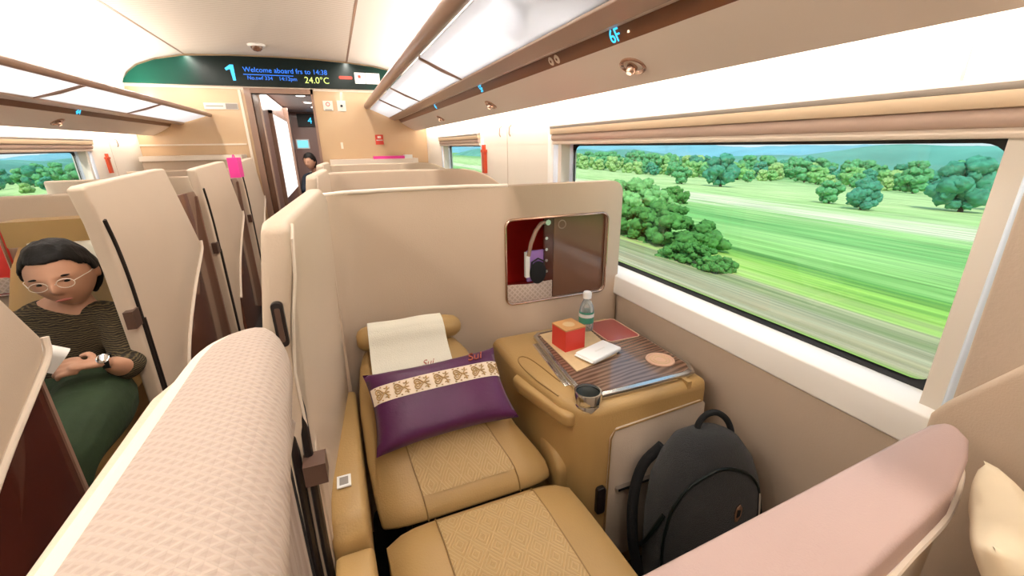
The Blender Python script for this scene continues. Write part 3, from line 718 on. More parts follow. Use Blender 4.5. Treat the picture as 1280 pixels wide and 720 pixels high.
# ------------------------------------------------------------------ seats (facing -y)
def seat_profile(lie):
    # (y,z) along the top surface from headrest to front edge, tan slab
    return [(1.40, .815), (1.33, .758), (1.20, .665), (1.08, .575), (1.00, .518), (.955, .485)]
def loft(name, rows, m, parent, w=.02, thick=.11):
    """rows: (y, z, xl, xr): cushion slab following the rows; crowned top"""
    nx = 14; bm = bmesh.new(); top = []; bot = []
    for i, (y, z, a, b) in enumerate(rows):
        j0, j1 = max(i - 1, 0), min(i + 1, len(rows) - 1)
        t = V((0, rows[j1][0] - rows[j0][0], rows[j1][1] - rows[j0][1])).normalized(); n = V((0, t.z, -t.y))
        if n.z < 0: n = -n
        T = []; B = []
        for q in range(nx + 1):
            u = q / nx; x = a + (b - a) * u; e = abs(2 * u - 1)
            crown = -.028 * e ** 7
            p = V((x, y, z)) + n * crown; T.append(bm.verts.new(p)); B.append(bm.verts.new(V((x, y, z)) - n * thick))
        top.append(T); bot.append(B)
    for i in range(len(rows) - 1):
        for q in range(nx):
            bm.faces.new((top[i][q], top[i][q + 1], top[i + 1][q + 1], top[i + 1][q])); bm.faces.new((bot[i][q], bot[i + 1][q], bot[i + 1][q + 1], bot[i][q + 1]))
        bm.faces.new((top[i][0], top[i + 1][0], bot[i + 1][0], bot[i][0])); bm.faces.new((top[i][-1], bot[i][-1], bot[i + 1][-1], top[i + 1][-1]))
    for i in (0, -1):
        for q in range(nx): bm.faces.new((top[i][q], top[i][q + 1], bot[i][q + 1], bot[i][q]))
    bmesh.ops.recalc_face_normals(bm, faces=bm.faces); bev(bm, w, 3, 50)
    return finish(bm, name, m, parent, ang=60)
t = seat = thing('reclining_seat', 'tan leather reclining seat with purple pillow, nearest the big window', 'seat', (.6, 1.1, 0), 'reclining seats')
def L_(o): return local(o, seat)
rows = [(1.41, .765, .37, .65), (1.38, .75, .35, .68), (1.34, .725, .335, .705), (1.27, .678, .324, .725), (1.20, .632, .320, .745), (1.08, .553, .322, .79), (1.00, .500, .328, .832), (.965, .474, .332, .846), (.940, .448, .336, .848), (.928, .42, .338, .846)]
L_(loft('backrest', rows, 'tan', None, w=.02))
# quilted inlay and welts on top of the lower half
def surf(rows, u, v):
    k = v * (len(rows) - 1); i = min(int(k), len(rows) - 2); f = k - i
    y = rows[i][0] * (1 - f) + rows[i + 1][0] * f; z = rows[i][1] * (1 - f) + rows[i + 1][1] * f
    a = rows[i][2] * (1 - f) + rows[i + 1][2] * f; b = rows[i][3] * (1 - f) + rows[i + 1][3] * f
    return V((a + (b - a) * u, y, z))
sub = rows[3:8]
L_(grid('quilted_inlay', 3, 9, lambda u, v: surf(sub, .24 + .54 * u, v) + V((0, -.0016, .0024)), 'tan_lattice'))
for u in (.24, .78):
    L_(tube('welt', [surf(rows[2:], u, q / 10) + V((0, -.001, .002)) for q in range(11)], .0022, 'tan_dark', n=6))
# leg rest, flat
lrows = [(.905, .435, .345, .862), (.895, .452, .342, .866), (.875, .462, .342, .868), (.80, .465, .346, .874), (.65, .463, .35, .882), (.50, .460, .352, .888), (.44, .455, .353, .888), (.42, .44, .354, .886)]
L_(loft('leg_rest', lrows, 'tan', None, w=.02, thick=.10))
L_(grid('leg_rest_inlay', 3, 9, lambda u, v: surf(lrows[2:7], .25 + .53 * u, v) + V((0, 0, .0026)), 'tan_lattice'))
for u in (.25, .78):
    L_(tube('welt', [surf(lrows[1:7], u, q / 10) + V((0, 0, .002)) for q in range(11)], .0022, 'tan_dark', n=6))
L_(box('base', (.42, .95, 0), (.78, 1.35, .33), 'black', w=.02))
# headrest roll + linen cover
bm = bmesh.new(); add_tube(bm, [(.338, 1.395, .785), (.345, 1.395, .785), (.36, 1.395, .785), (.38, 1.395, .785), (.50, 1.395, .787), (.64, 1.395, .785), (.67, 1.395, .784), (.688, 1.395, .782), (.696, 1.395, .782)], [.016, .030, .040, .044, .046, .044, .038, .026, .012], 18)
L_(finish(bm, 'headrest', 'tan'))
def cover(u, v):
    x = .382 + .238 * u
    prof = [(1.437, .80), (1.432, .832), (1.412, .858), (1.385, .870), (1.355, .862), (1.335, .838), (1.322, .805), (1.30, .775), (1.26, .742), (1.215, .708)]
    k = v * (len(prof) - 1); i = min(int(k), len(prof) - 2); f = k - i
    y = prof[i][0] * (1 - f) + prof[i + 1][0] * f; z = prof[i][1] * (1 - f) + prof[i + 1][1] * f
    return V((x + .012 * v * (u - .5) * 2, y + .006, z - .028 + .0015 * math.sin(9 * u + 4 * v)))
L_(grid('headrest_cover', 13, 28, cover, 'linen', thick=.0015))
for x, tx_ in ((.525, 'Sui'),):
    text('cover_lettering', tx_, (x + .02, 1.262, .724), .032, 'script_red', seat, Matrix.Rotation(math.atan(.74), 4, 'X'), shear=.4)
# armrests
def armrest(name, x0, x1, y0, y1, z0, z1, parent=None):
    return L_(prism(name, [(y0, z0), (y0, z1 - .05), (y0 + .03, z1 - .01), (y0 + .10, z1), (y1, z1 + .0), (y1, z0)], x0, x1, 'x', 'tan', w=.014))
armrest('armrest', .232, .313, .80, 1.36, .40, .625)
armrest('side_panel', .236, .318, .56, .79, .05, .555)
o = L_(box('control_label', (.252, .905, .628), (.284, .945, .6315), 'white', w=.001)); L_(box('control_mark', (.258, .912, .6317), (.278, .938, .6325), 'sticker_grey', w=0))
armrest('armrest', .858, .898, .93, 1.36, .35, .50)

# purple pillow with embroidered band
def pillow(name, c, ux, uy, n, hx, hy, th, m, parent=None, nn=25, power=.5, pinch=.12):
    bm = bmesh.new(); layers = []
    for sgn in (1, -1):
        g = []
        for i in range(nn):
            r = []
            for j in range(nn):
                u = -1 + 2 * i / (nn - 1); v = -1 + 2 * j / (nn - 1)
                h = max(0, (1 - u ** 4) * (1 - v ** 4)) ** power
                h *= 1 + .05 * math.sin(5 * u + 2) * math.sin(4 * v)
                uu = u * (1 - pinch * (1 - abs(v) ** 2) * abs(u) ** 3 * .6); vv = v * (1 - pinch * (1 - abs(u) ** 2) * abs(v) ** 3)
                r.append(bm.verts.new(V(c) + ux * hx * uu + uy * hy * vv + n * th * h * sgn))
            g.append(r)
        for i in range(nn - 1):
            for j in range(nn - 1): bm.faces.new((g[i][j], g[i + 1][j], g[i + 1][j + 1], g[i][j + 1]))
        layers.append(g)
    o = finish(bm, name, m, parent, ang=80)
    def at(u, v, e=.001):
        h = max(0, (1 - u ** 4) * (1 - v ** 4)) ** power * (1 + .05 * math.sin(5 * u + 2) * math.sin(4 * v))
        uu = u * (1 - pinch * (1 - abs(v) ** 2) * abs(u) ** 3 * .6); vv = v * (1 - pinch * (1 - abs(u) ** 2) * abs(v) ** 3)
        return V(c) + ux * hx * uu + uy * hy * vv + n * (th * h + e)
    return o, at
pc = V((.560, 1.142, .664))
puy = V((0, .82, .57)).normalized(); pux = V((1, 0, 0))
a = math.radians(1.5); pux2 = (pux * math.cos(a) + puy * math.sin(a)); puy2 = (-pux * math.sin(a) + puy * math.cos(a)); pn = pux2.cross(puy2)
pt_ = thing('throw_pillow', 'purple pillow with cream scrollwork band resting on the tan seat', 'pillow', tuple(pc - pn * .04))
o, at = pillow('cushion', pc, pux2, puy2, pn, .215, .128, .042, 'purple'); local(o, pt_)
local(grid('embroidered_band', 31, 7, lambda u, v: at(-.985 + 1.97 * u, .10 + .42 * v, .0012), 'band'), pt_)
# scrollwork: hearts and curls
bm = bmesh.new()
def curl(cx, cv, s, flip):
    pts = []
    for q in range(15):
        th = q / 14 * 1.5 * PI; r = s * (1 - q / 20)
        pts.append((cx + flip * (r * math.cos(th)) * .45, cv + r * math.sin(th)))
    return pts
nrep = 7
cl = lambda x, lo, hi: max(lo, min(hi, x))
def ln_(pts, r_): add_tube(bm, [at(cl(u, -.975, .975), cl(v, .125, .495), .003) for u, v in pts], r_, 5)
def heart(cx, a, b, t0=0.0, t1=2 * PI, n=22):
    out = []
    for k in range(n + 1):
        t = t0 + (t1 - t0) * k / n
        Y = 13 * math.cos(t) - 5 * math.cos(2 * t) - 2 * math.cos(3 * t) - math.cos(4 * t); X = 16 * math.sin(t) ** 3
        out.append((cx - a * Y / 16, .31 + b * X / 16))
    return out
for i in range(nrep):
    cx = -.86 + i * 1.70 / (nrep - 1)
    ln_(heart(cx, .072, .125), .0023)
    ln_(heart(cx - .005, .040, .070), .0017)
    ln_([(cx - .02, .31), (cx + .035, .31)], .0026)
    for sg in (1, -1):
        ln_([(cx + .075 + .055 * q + .012 * math.sin(q * PI), .31 + sg * .155 * q ** 1.3) for q in [k / 8 for k in range(9)]], .0019)
        ln_([(cx + .125 - .045 * q, .31 + sg * (.155 - .05 * math.sin(q * PI * .8))) for q in [k / 5 for k in range(6)]], .0015)
        ln_([(cx + .10 + .06 * q, .31 + sg * (.05 + .05 * q)) for q in [k / 3 for k in range(4)]], .0014)
        ln_([(cx - .06, .31 + sg * .165), (cx - .035, .31 + sg * .172)], .0018)
        ln_([(cx + .02, .31 + sg * .160), (cx + .045, .31 + sg * .168)], .0018)
    ln_([(cx + .075, .31), (cx + .150, .31)], .0022)
local(finish(bm, 'scrollwork', 'band_gold'), pt_)
bp = at(.60, .74, .003); e1 = (at(.66, .74, .002) - at(.54, .74, .002)).normalized(); e2 = (at(.60, .80, .002) - at(.60, .68, .002)).normalized(); e3 = e1.cross(e2).normalized(); e2 = e3.cross(e1)
text('pillow_lettering', 'Sui', tuple(bp), .042, 'script_red', pt_, Matrix(((e1.x, e2.x, e3.x, 0), (e1.y, e2.y, e3.y, 0), (e1.z, e2.z, e3.z, 0), (0, 0, 0, 1))), shear=.4, depth=.002)

# ------------------------------------------------------------------ console and tray table
TZ = .70
t = con = thing('side_console', 'tan leather console with grey front panel between seat and window', 'console', (1.15, 1.15, 0))
plan = [(.955, .875), (1.355, .875), (1.375, .895), (1.375, 1.455), (.845, 1.455), (.83, 1.43), (.83, 1.20), (.875, .96), (.91, .90)]
o = prism('body', plan, 0, TZ - .02, 'z', 'tan', w=.045, seg=5, ang=50); local(o, con)
o = prism('front_panel', [(1.0, .08), (1.36, .08), (1.36, .60), (1.34, .615), (1.02, .60), (1.0, .57)], .868, .876, 'y', 'wall_lower', w=.003); local(o, con)
rim = [(1.0, .866, .08), (1.0, .866, .57), (1.012, .866, .598), (1.34, .866, .615)]
o = tube('panel_seam', rim, .0025, 'tan_dark', n=6); local(o, con)
o = box('panel_handle', (1.03, .852, .375), (1.20, .866, .385), 'silver', w=.003); local(o, con)
o = prism('release_catch', rrect(.962, .30, .992, .40, .01), .860, .878, 'y', 'black_track', w=.003); local(o, con)
# recess with pull-out arm flap on seat side
o = prism('arm_flap', [(.935, .93), (.88, 1.19), (.835, 1.20), (.812, 1.18), (.818, 1.13), (.868, .92), (.89, .905)], TZ - .090, TZ - .045, 'z', 'tan', w=.012); local(o, con)
from mathutils.bvhtree import BVHTree
cb = [o for o in con.children if o.name.startswith('body')][0]; TC = BVHTree.FromPolygons([v.co for v in cb.data.vertices], [p.vertices for p in cb.data.polygons])
def on_top(x, y):
    h = TC.ray_cast(V((x, y, 3)) - V(con.location), V((0, 0, -1))); return tuple(h[0] + V((0, 0, .001)) + V(con.location))
o = tube('flap_seam', [on_top(x, y) for x, y in smooth([(.885, .985), (.862, 1.10), (.852, 1.20), (.862, 1.245), (.885, 1.25), (.905, 1.20), (.925, 1.05)], 4)], .0022, 'tan_dark', n=6); local(o, con)
t = tab = thing('tray_table', 'wood-grained tray table with silver rim on top of the tan console', 'table', (1.15, 1.15, TZ - .02))
tp = [(.955, .905), (1.30, .905), (1.345, .918), (1.362, .95), (1.365, 1.34), (1.35, 1.375), (1.31, 1.385), (1.02, 1.385), (.985, 1.365)]
tp = [(.935, .93), (.97, .908), (1.31, .905), (1.345, .915), (1.362, .95), (1.365, 1.35), (1.35, 1.38), (1.31, 1.39), (1.00, 1.385), (.975, 1.365), (.952, 1.15), (.94, 1.02)]
o = prism('rim', tp, TZ - .02, TZ, 'z', 'silver', w=.005); local(o, tab)
cxm, cym = 1.16, 1.15
ip = [(cxm + (x - cxm) * .935, cym + (y - cym) * .94) for x, y in tp]
o = prism('tabletop', ip, TZ - .01, TZ + .0015, 'z', 'table_wood', w=.0); local(o, tab)
o = prism('inset_tray', rrect(1.205, 1.19, 1.345, 1.375, .018), TZ, TZ + .003, 'z', 'tray_pink', w=.001); local(o, tab)
rim = [(x, y, TZ + .003) for x, y in rrect(1.205, 1.19, 1.345, 1.375, .018)]; rim.append(rim[0])
o = tube('inset_rim', rim, .0022, 'coaster', n=6); local(o, tab)
o = lathe('coaster', [(.001, .002), (.040, .002), (.042, .004), (.047, .004), (.048, .001), (.001, 0)], tuple(V((1.285, 1.01, TZ + .001)) - V(tab.location)), 'coaster', tab, n=36)
for r in (.018, .029):
    lathe('coaster_ring', [(r, .002), (r + .002, .0035), (r + .004, .002)], tuple(V((1.285, 1.01, TZ + .0012)) - V(tab.location)), 'mat_wood', tab, n=30)
# cup holder in the corner
cc = V((.950, .925, TZ - .004)) - V(tab.location)
bm = bmesh.new()
prof_ = [(.001, -.036), (.038, -.036), (.040, -.034), (.040, -.020), (.0385, -.018), (.0385, -.014), (.040, -.012), (.042, -.010), (.042, .014), (.040, .019), (.035, .019), (.033, .0075), (.001, .0065)]
add_lathe(bm, prof_, cc, 36); finish(bm, 'cup_holder', 'chrome', tab)
lathe('cup_holder_base', [(.001, .0105), (.020, .0105), (.0325, .013), (.0328, .0078), (.001, .007)], tuple(cc), 'black_gloss', tab)
o = box('table_latch', (1.285, .878, TZ - .055), (1.300, .905, TZ - .012), 'tan', w=.004); local(o, tab)
o = prism('side_bracket', [(.925, 1.02), (.945, 1.02), (.975, 1.33), (.955, 1.33)], TZ - .04, TZ - .018, 'z', 'chrome', w=.003); local(o, tab)

# things on the table
t = thing('place_mat', 'light wooden place mat under the red box and napkin pack', 'mat', (1.10, 1.21, TZ + .0015))
prism('mat', [(-.115, -.16), (.075, -.11), (.10, .155), (-.105, .14)], 0, .004, 'z', 'mat_wood', t, w=.001)
t = thing('gift_box', 'small red cardboard box with a brown top on the place mat', 'box', (1.05, 1.225, TZ + .0055), rotz=.12)
box('body', (-.042, -.042, 0), (.042, .042, .078), 'red_card', t, w=.0015); box('lid', (-.043, -.043, .078), (.043, .043, .083), 'box_top', t, w=.001)
lathe('cut_out', [(.001, .0835), (.022, .0835), (.022, .0825), (.001, .0825)], (0, 0, 0), 'mat_wood', t)
t = thing('napkin_pack', 'flat white wrapped napkin pack in front of the bottle', 'napkins', (1.115, 1.125, TZ + .0055), rotz=.32)
prism('wrapper', rrect(-.075, -.042, .075, .042, .006), 0, .016, 'z', 'white', t, w=.005); box('print', (-.02, -.004, .0162), (.03, .002, .0168), 'paper', t, w=0)
box('seal_edge', (-.082, -.038, .006), (-.072, .038, .009), 'white', t, w=.001)
t = thing('water_bottle', 'small clear water bottle with white cap and green label on the tray table', 'bottle', (1.185, 1.325, TZ + .0015))
lathe('bottle', [(.001, 0), (.024, 0), (.028, .006), (.0285, .03), (.027, .034), (.0285, .038), (.0285, .085), (.026, .10), (.018, .118), (.0125, .128), (.0125, .138), (.001, .138)], (0, 0, 0), 'clear_pet', t, n=28)
lathe('label', [(.0288, .036), (.0292, .036), (.0292, .082), (.0288, .082)], (0, 0, 0), 'label_green', t, n=28)
lathe('label_band', [(.0293, .060), (.0296, .060), (.0296, .074), (.0293, .074)], (0, 0, 0), 'white', t, n=28)
lathe('cap', [(.001, .134), (.0165, .134), (.0168, .155), (.014, .160), (.001, .160)], (0, 0, 0), 'white', t, n=24)

# ------------------------------------------------------------------ backpack
t = bag = thing('backpack', 'black fabric backpack slumped between console and window wall', 'backpack', (1.222, .70, 0), rotz=math.radians(-10))
def blob(name, prof, m, parent, power=2.6, off=(0, 0, 0), n=36, tilt=0):
    """prof rows (z, cx, cy, rx, ry) superellipse sections"""
    bm = bmesh.new(); rings = []
    for (z, cx, cy_, rx, ry) in prof:
        r = []
        for k in range(n):
            a = 2 * PI * k / n; c, s_ = math.cos(a), math.sin(a)
            x = abs(c) ** (2 / power) * math.copysign(1, c) * rx; y = abs(s_) ** (2 / power) * math.copysign(1, s_) * ry
            w = 1 + .025 * noise.noise(V((x * 9, y * 9, z * 9 + 3)))
            r.append(bm.verts.new((cx + x * w + off[0], cy_ + y * w + off[1], z + off[2])))
        rings.append(r)
    for A, B in zip(rings, rings[1:]):
        for k in range(n): bm.faces.new((A[k], A[(k + 1) % n], B[(k + 1) % n], B[k]))
    bm.faces.new(rings[0][::-1]); bm.faces.new(rings[-1])
    return finish(bm, name, m, parent, ang=70)
body = [(.0, 0, 0, .12, .06), (.02, 0, 0, .150, .085), (.10, 0, 0, .165, .098), (.25, 0, .0, .170, .100), (.38, 0, .01, .168, .096), (.48, 0, .02, .155, .088), (.55, .0, .028, .130, .076), (.60, .0, .035, .095, .058), (.625, 0, .04, .05, .03)]
bo = blob('body', body, 'bag_fabric', bag)
from mathutils.bvhtree import BVHTree
def bvh(o): return BVHTree.FromPolygons([v.co for v in o.data.vertices], [p.vertices for p in o.data.polygons])
T1 = bvh(bo)
def on_front(T, x, z, e=.002):
    h = T.ray_cast(V((x, -1, z)), V((0, 1, 0)))
    return tuple(h[0] + V((0, -e, 0))) if h[0] else (x, -.05, z)
arcp = smooth([(-.150, .10), (-.155, .25), (-.150, .38), (-.125, .475), (-.075, .535), (0, .560), (.075, .535), (.125, .475), (.150, .38), (.155, .25)], 4)
tube('main_zip', [on_front(T1, x, z, .001) for x, z in arcp], .0045, 'black_gloss', bag, n=8)
tube('zip_puller', [on_front(T1, .132, .455, .004), on_front(T1, .122, .42, .008), on_front(T1, .118, .395, .008)], .004, 'silver', bag, n=6)
pk = [(.03, .0, -.075, .10, .03), (.05, .0, -.078, .122, .042), (.18, .0, -.080, .130, .050), (.28, .0, -.075, .126, .044), (.335, .0, -.066, .108, .030), (.352, 0, -.06, .08, .015)]
po = blob('front_pocket', pk, 'bag_dark', bag); T2 = bvh(po)
tube('pocket_zip', [on_front(T2, x, z, .001) for x, z in smooth([(-.105, .22), (-.10, .29), (-.06, .325), (0, .335), (.06, .325), (.10, .29), (.105, .22)], 4)], .0035, 'black_gloss', bag, n=6)
tube('carry_handle', smooth([(-.015, .05, .60), (-.015, .058, .630), (.01, .064, .655), (.045, .066, .658), (.078, .062, .635), (.095, .055, .60), (.098, .048, .56)], 4), .009, 'bag_dark', bag, n=10)
tube('shoulder_strap', smooth([(-.10, .09, .55), (-.15, .10, .48), (-.18, .085, .38), (-.19, .05, .25), (-.17, .02, .12)], 4), .016, 'bag_dark', bag, n=10)
tube('side_strap', smooth([(-.150, -.03, .42), (-.172, -.02, .36), (-.182, .0, .30), (-.172, .03, .25)], 4), .007, 'black_gloss', bag, n=8)
ex, ey, ez = on_front(T1, .045, .43, .001)
em = prism('emblem', [(-.012, -.024), (-.002, -.026), (.010, -.010), (.014, .012), (.006, .026), (-.006, .018), (-.012, .0)], -.002, .003, 'y', 'rose_metal', bag, w=.001); em.location = (ex, ey, ez); em.rotation_euler = (-.12, 0, .1)
em2 = prism('emblem_core', [(-.006, -.012), (.004, -.008), (.006, .008), (-.003, .010)], -.0035, -.001, 'y', 'black', em)
bag2 = thing('shoe_bag', 'black drawstring bag lying on the floor beside the leg rest', 'bag', (.97, .50, 0))
blob('sack', [(0, 0, 0, .06, .05), (.015, 0, 0, .10, .085), (.08, .0, 0, .11, .095), (.16, 0, .01, .095, .08), (.22, .01, .02, .06, .05), (.25, .01, .02, .02, .02)], 'bag_dark', bag2)
tube('drawstring', [(.01, .02, .24), (-.03, 0, .26), (-.05, -.03, .22)], .004, 'black', bag2, n=6)

# ------------------------------------------------------------------ foreground: near wing, ledge, cream pillow
t = thing('seat_wing', 'cream knit-covered padded seat wing filling the lower left foreground', 'seat wing', (.24, .1, 0))
def wing_near():
    bm = bmesh.new(); rings = []
    ys = [-.7, -.3, 0, .15, .3, .38, .42, .45, .475, .490, .499, .503]
    for y in ys:
        e = max(0, (y - .42) / .083); q = 1 - math.sqrt(max(0, 1 - e * e)) if e > 0 else 0
        xl = .199 + .012 * max(0, y / .45) + .030 * q; xr = .312 - .030 * max(0, min(1, y / .45)) - .030 * q
        zt = 1.228 - .02 * q; hw = (xr - xl) / 2; cx = (xr + xl) / 2
        r = [bm.verts.new((xl, y, .02))]
        r.append(bm.verts.new((xl, y, .9)))
        for k in range(11):
            a = PI - k * PI / 10; r.append(bm.verts.new((cx + hw * (math.copysign(abs(math.cos(a)) ** .75, math.cos(a))), y, zt - (.012 if math.cos(a) < 0 else .040) * (1 - abs(math.sin(a)) ** .9))))
        r.append(bm.verts.new((xr - .022, y, 1.145))); r.append(bm.verts.new((xl + .022, y, 1.085))); r.append(bm.verts.new((xl + .004, y, 1.02))); r.append(bm.verts.new((xl + .002, y, .02)))
        rings.append(r)
    for A, B in zip(rings, rings[1:]):
        for k in range(len(A) - 1): bm.faces.new((A[k], A[k + 1], B[k + 1], B[k]))
    bm.faces.new(rings[-1]); bm.faces.new(rings[0][::-1])
    return finish(bm, 'padding', 'knit', ang=60)
local(wing_near(), t)
ln = [(.203, -.7, 1.219), (.203, 0, 1.219), (.207, .2, 1.219), (.211, .38, 1.219), (.214, .44, 1.217), (.226, .475, 1.214), (.243, .496, 1.210)]
local(tube('piping', smooth(ln, 4), .006, 'cream_piping', n=8), t)
local(prism('outer_panel', [(-.7, .02), (-.7, 1.212), (.38, 1.212), (.44, 1.20), (.455, 1.15), (.455, .02)], .188, .205, 'x', 'cream', w=.004), t)

t = thing('partition_ledge', 'mauve padded partition top in the lower right foreground', 'partition', (.9, .25, 0))
out = [(.36, .262), (.6, .268), (.9, .283), (1.137, .296), (1.215, .299), (1.245, .292), (1.247, .275), (1.225, .252), (1.17, .230), (1.08, .205), (.97, .190), (.83, .173), (.36, .135)]
local(prism('top_pad', out, .88, .95, 'z', 'ledge_rose', w=.010, seg=3, ang=50), t)
ii = [(x * .985 + .012, .005 + y * .98) for x, y in out]
local(prism('body', ii, 0, .88, 'z', 'cream', w=.0), t)
pp = [(x, y, .895) for x, y in out[6:]]
local(tube('piping', smooth(pp, 4), .006, 'cream_piping', n=8), t)
t = thing('cream_pillow', 'crumpled cream pillow at the lower right corner', 'pillow', (1.095, .10, .80))
o, at2 = pillow('pillow', (1.095, .128, .888), V((.8, .35, .0)).normalized(), V((-.25, .55, .8)).normalized(), V((.8, .35, .0)).normalized().cross(V((-.25, .55, .8)).normalized()), .10, .085, .035, 'ivory', pinch=.2)
for v in o.data.vertices: v.co += V((0, 0, 1)) * .012 * noise.noise(v.co * 22)
local(o, t)
t = thing('reclining_seat', 'tan seat under the crumpled cream pillow in the near right corner', 'seat', (.85, -.2, 0), 'reclining seats')
local(box('seat_cushion', (.42, -.55, .30), (1.30, .11, .80), 'tan', w=.05, seg=4), t); local(box('base', (.5, -.45, 0), (1.2, .05, .30), 'black', w=.01), t)

# ------------------------------------------------------------------ passenger's seat on the left
t = ps = thing('reclining_seat', 'tan seat with white headrest cushion behind the reading passenger', 'seat', (-.74, 2.1, 0), 'reclining seats')
def P_(o): return local(o, ps)
rw = [(2.40, 1.06, -.90, -.56), (2.37, 1.045, -.93, -.53), (2.32, .95, -.96, -.52), (2.25, .78, -.98, -.51), (2.20, .62, -.98, -.51)]
P_(loft('backrest', [(y, z, a, b) for y, z, a, b in rw], 'tan', None, w=.02, thick=.07))
P_(box('headrest', (-.90, 2.27, 1.04), (-.53, 2.38, 1.14), 'tan', w=.035, seg=4))
o, _a = pillow('headrest_cushion', (-.66, 2.255, .985), V((1, 0, 0)), V((0, .25, .97)).normalized(), V((0, -.97, .25)).normalized(), .185, .075, .04, 'linen'); P_(o)
P_(box('seat_cushion', (-.98, 1.62, .30), (-.55, 2.2, .45), 'tan', w=.03, seg=4)); P_(box('base', (-.9, 1.75, 0), (-.6, 2.15, .30), 'black', w=.01))

# ------------------------------------------------------------------ people
def skin_mesh(chains, sub=2):
    """chains: list of list of (pos, radius); each chain its own skin. returns list of meshes joined in one bmesh"""
    bmo = bmesh.new()
    for ch in chains:
        me = bpy.data.meshes.new('sk'); me.from_pydata([p for p, r in ch], [(i, i + 1) for i in range(len(ch) - 1)], [])
        o = bpy.data.objects.new('sk', me); C.objects.link(o)
        md = o.modifiers.new('s', 'SKIN'); md.use_smooth_shade = True
        for i, (p, r) in enumerate(ch):
            rr = r if isinstance(r, tuple) else (r, r); me.skin_vertices[0].data[i].radius = rr
        me.skin_vertices[0].data[0].use_root = True
        s = o.modifiers.new('ss', 'SUBSURF'); s.levels = sub; s.render_levels = sub
        bpy.context.view_layer.update()
        ev = o.evaluated_get(bpy.context.evaluated_depsgraph_get()); m2 = bpy.data.meshes.new_from_object(ev)
        bmo.from_mesh(m2); bpy.data.objects.remove(o); bpy.data.meshes.remove(m2)
    return bmo
def head_bm(c, R, w=.080, h=.114, d=.096):
    """a head facing local -y with modelled face; R 3x3 rotation"""
    bm = bmesh.new(); bmesh.ops.create_uvsphere(bm, u_segments=56, v_segments=40, radius=1)
    for v in bm.verts:
        x, y, z = v.co
        jaw = 1 - .28 * max(0, -z) ** 1.5
        X = x * w * jaw; Y = y * d * (1 - .12 * max(0, -z)); Z = z * h
        if y < 0:
            g = lambda cx, cz, sx, sz: math.exp(-((x - cx) / sx) ** 2 - ((z - cz) / sz) ** 2)
            front = max(0, -y)
            Y -= front * (.022 * g(0, -.18, .13, .16) + .010 * g(0, -.0, .10, .22) + .007 * g(0, -.50, .22, .05) + .006 * g(0, -.60, .2, .05) + .008 * g(0, -.82, .25, .14) + .006 * g(-.42, .20, .25, .07) + .006 * g(.42, .20, .25, .07))
            Y += front * (.012 * g(-.38, .04, .18, .11) + .012 * g(.38, .04, .18, .11) + .004 * g(0, -.555, .25, .03) + .005 * g(0, -.38, .2, .07))
        v.co = (X, Y, Z)
    for s in (1, -1):                                         # ears
        r = bmesh.ops.create_uvsphere(bm, u_segments=14, v_segments=10, radius=1)
        for v in r['verts']: v.co = V((v.co.x * .009 + s * w * 1.0, v.co.y * .017 + .012, v.co.z * .030 - .006))
    for v in bm.verts: v.co = R @ v.co + V(c)
    return bm
def join_bm(a, b):
    me = bpy.data.meshes.new('j'); b.to_mesh(me); a.from_mesh(me); bpy.data.meshes.remove(me); b.free(); return a
def remesh(bm, name, m, parent, vox=.005):
    o = finish(bm, name, m, parent, ang=180)
    md = o.modifiers.new('remesh', 'REMESH'); md.mode = 'VOXEL'; md.voxel_size = vox; md.use_smooth_shade = True
    s = o.modifiers.new('sm', 'SMOOTH'); s.factor = .5; s.iterations = 2
    return o
def hair_bm(c, R, w=.083, h=.115, d=.099):
    bm = bmesh.new(); bmesh.ops.create_uvsphere(bm, u_segments=56, v_segments=40, radius=1)
    kill = []
    for v in bm.verts:
        x, y, z = v.co
        line = .52 + .10 * math.cos(x * 3) if y < -.25 else (.05 if y < .25 else -.75)
        if y < -.25: line = .68 - .45 * max(0, abs(x) - .55) / .45
        if z < line - .12: kill.append(v)
        k = 1.09 + .06 * noise.noise(V((x * 5, y * 5, z * 3))) + .05 * max(0, y)
        v.co = (x * w * k, y * d * k + .004, z * h * k)
    bmesh.ops.delete(bm, geom=kill, context='VERTS')
    bmesh.ops.solidify(bm, geom=bm.faces[:], thickness=.012)
    for v in bm.verts: v.co = R @ v.co + V(c)
    return bm

def hand_chains(wrist, d, pn, side, curl=.9, s=1.0):
    """wrist pos, d = direction along palm, pn = palm normal (fingers curl towards it), side = thumb side direction"""
    d = V(d).normalized(); pn = V(pn).normalized(); sd = d.cross(pn).normalized()
    if sd.dot(V(side)) < 0: sd = -sd
    w = V(wrist); ch = []
    ch.append([(tuple(w - d * .02), (.020 * s, .016 * s)), (tuple(w + d * .02 * s), (.026 * s, .015 * s)), (tuple(w + d * .055 * s), (.034 * s, .013 * s)), (tuple(w + d * .08 * s), (.034 * s, .011 * s))])
    for i, (o, L) in enumerate(((.027, .070), (.009, .078), (-.009, .072), (-.026, .056))):
        p = w + d * .072 * s + sd * o * s; c = [(tuple(p - d * .02), .0085 * s)]; a = .25
        seg = [L * .42, L * .32, L * .26]
        for q in seg:
            c.append((tuple(p), .0085 * s)); dd = d * math.cos(a) + pn * math.sin(a); p = p + dd * q * s; a += curl
        c.append((tuple(p), .0065 * s)); ch.append(c)
    p = w + d * .025 * s + sd * .022 * s
    c = [(tuple(p), .011 * s)]; p2 = p + (sd * .8 + d * .5 + pn * .3).normalized() * .035 * s; c.append((tuple(p2), .010 * s)); p3 = p2 + (d * .9 + pn * .5 + sd * .1).normalized() * .030 * s; c.append((tuple(p3), .008 * s)); ch.append(c)
    return ch
person = thing('person', 'seated person in striped dark olive top and green trousers reading a rolled booklet', 'person', (-.72, 1.9, 0))
def Q(o): return local(o, person)
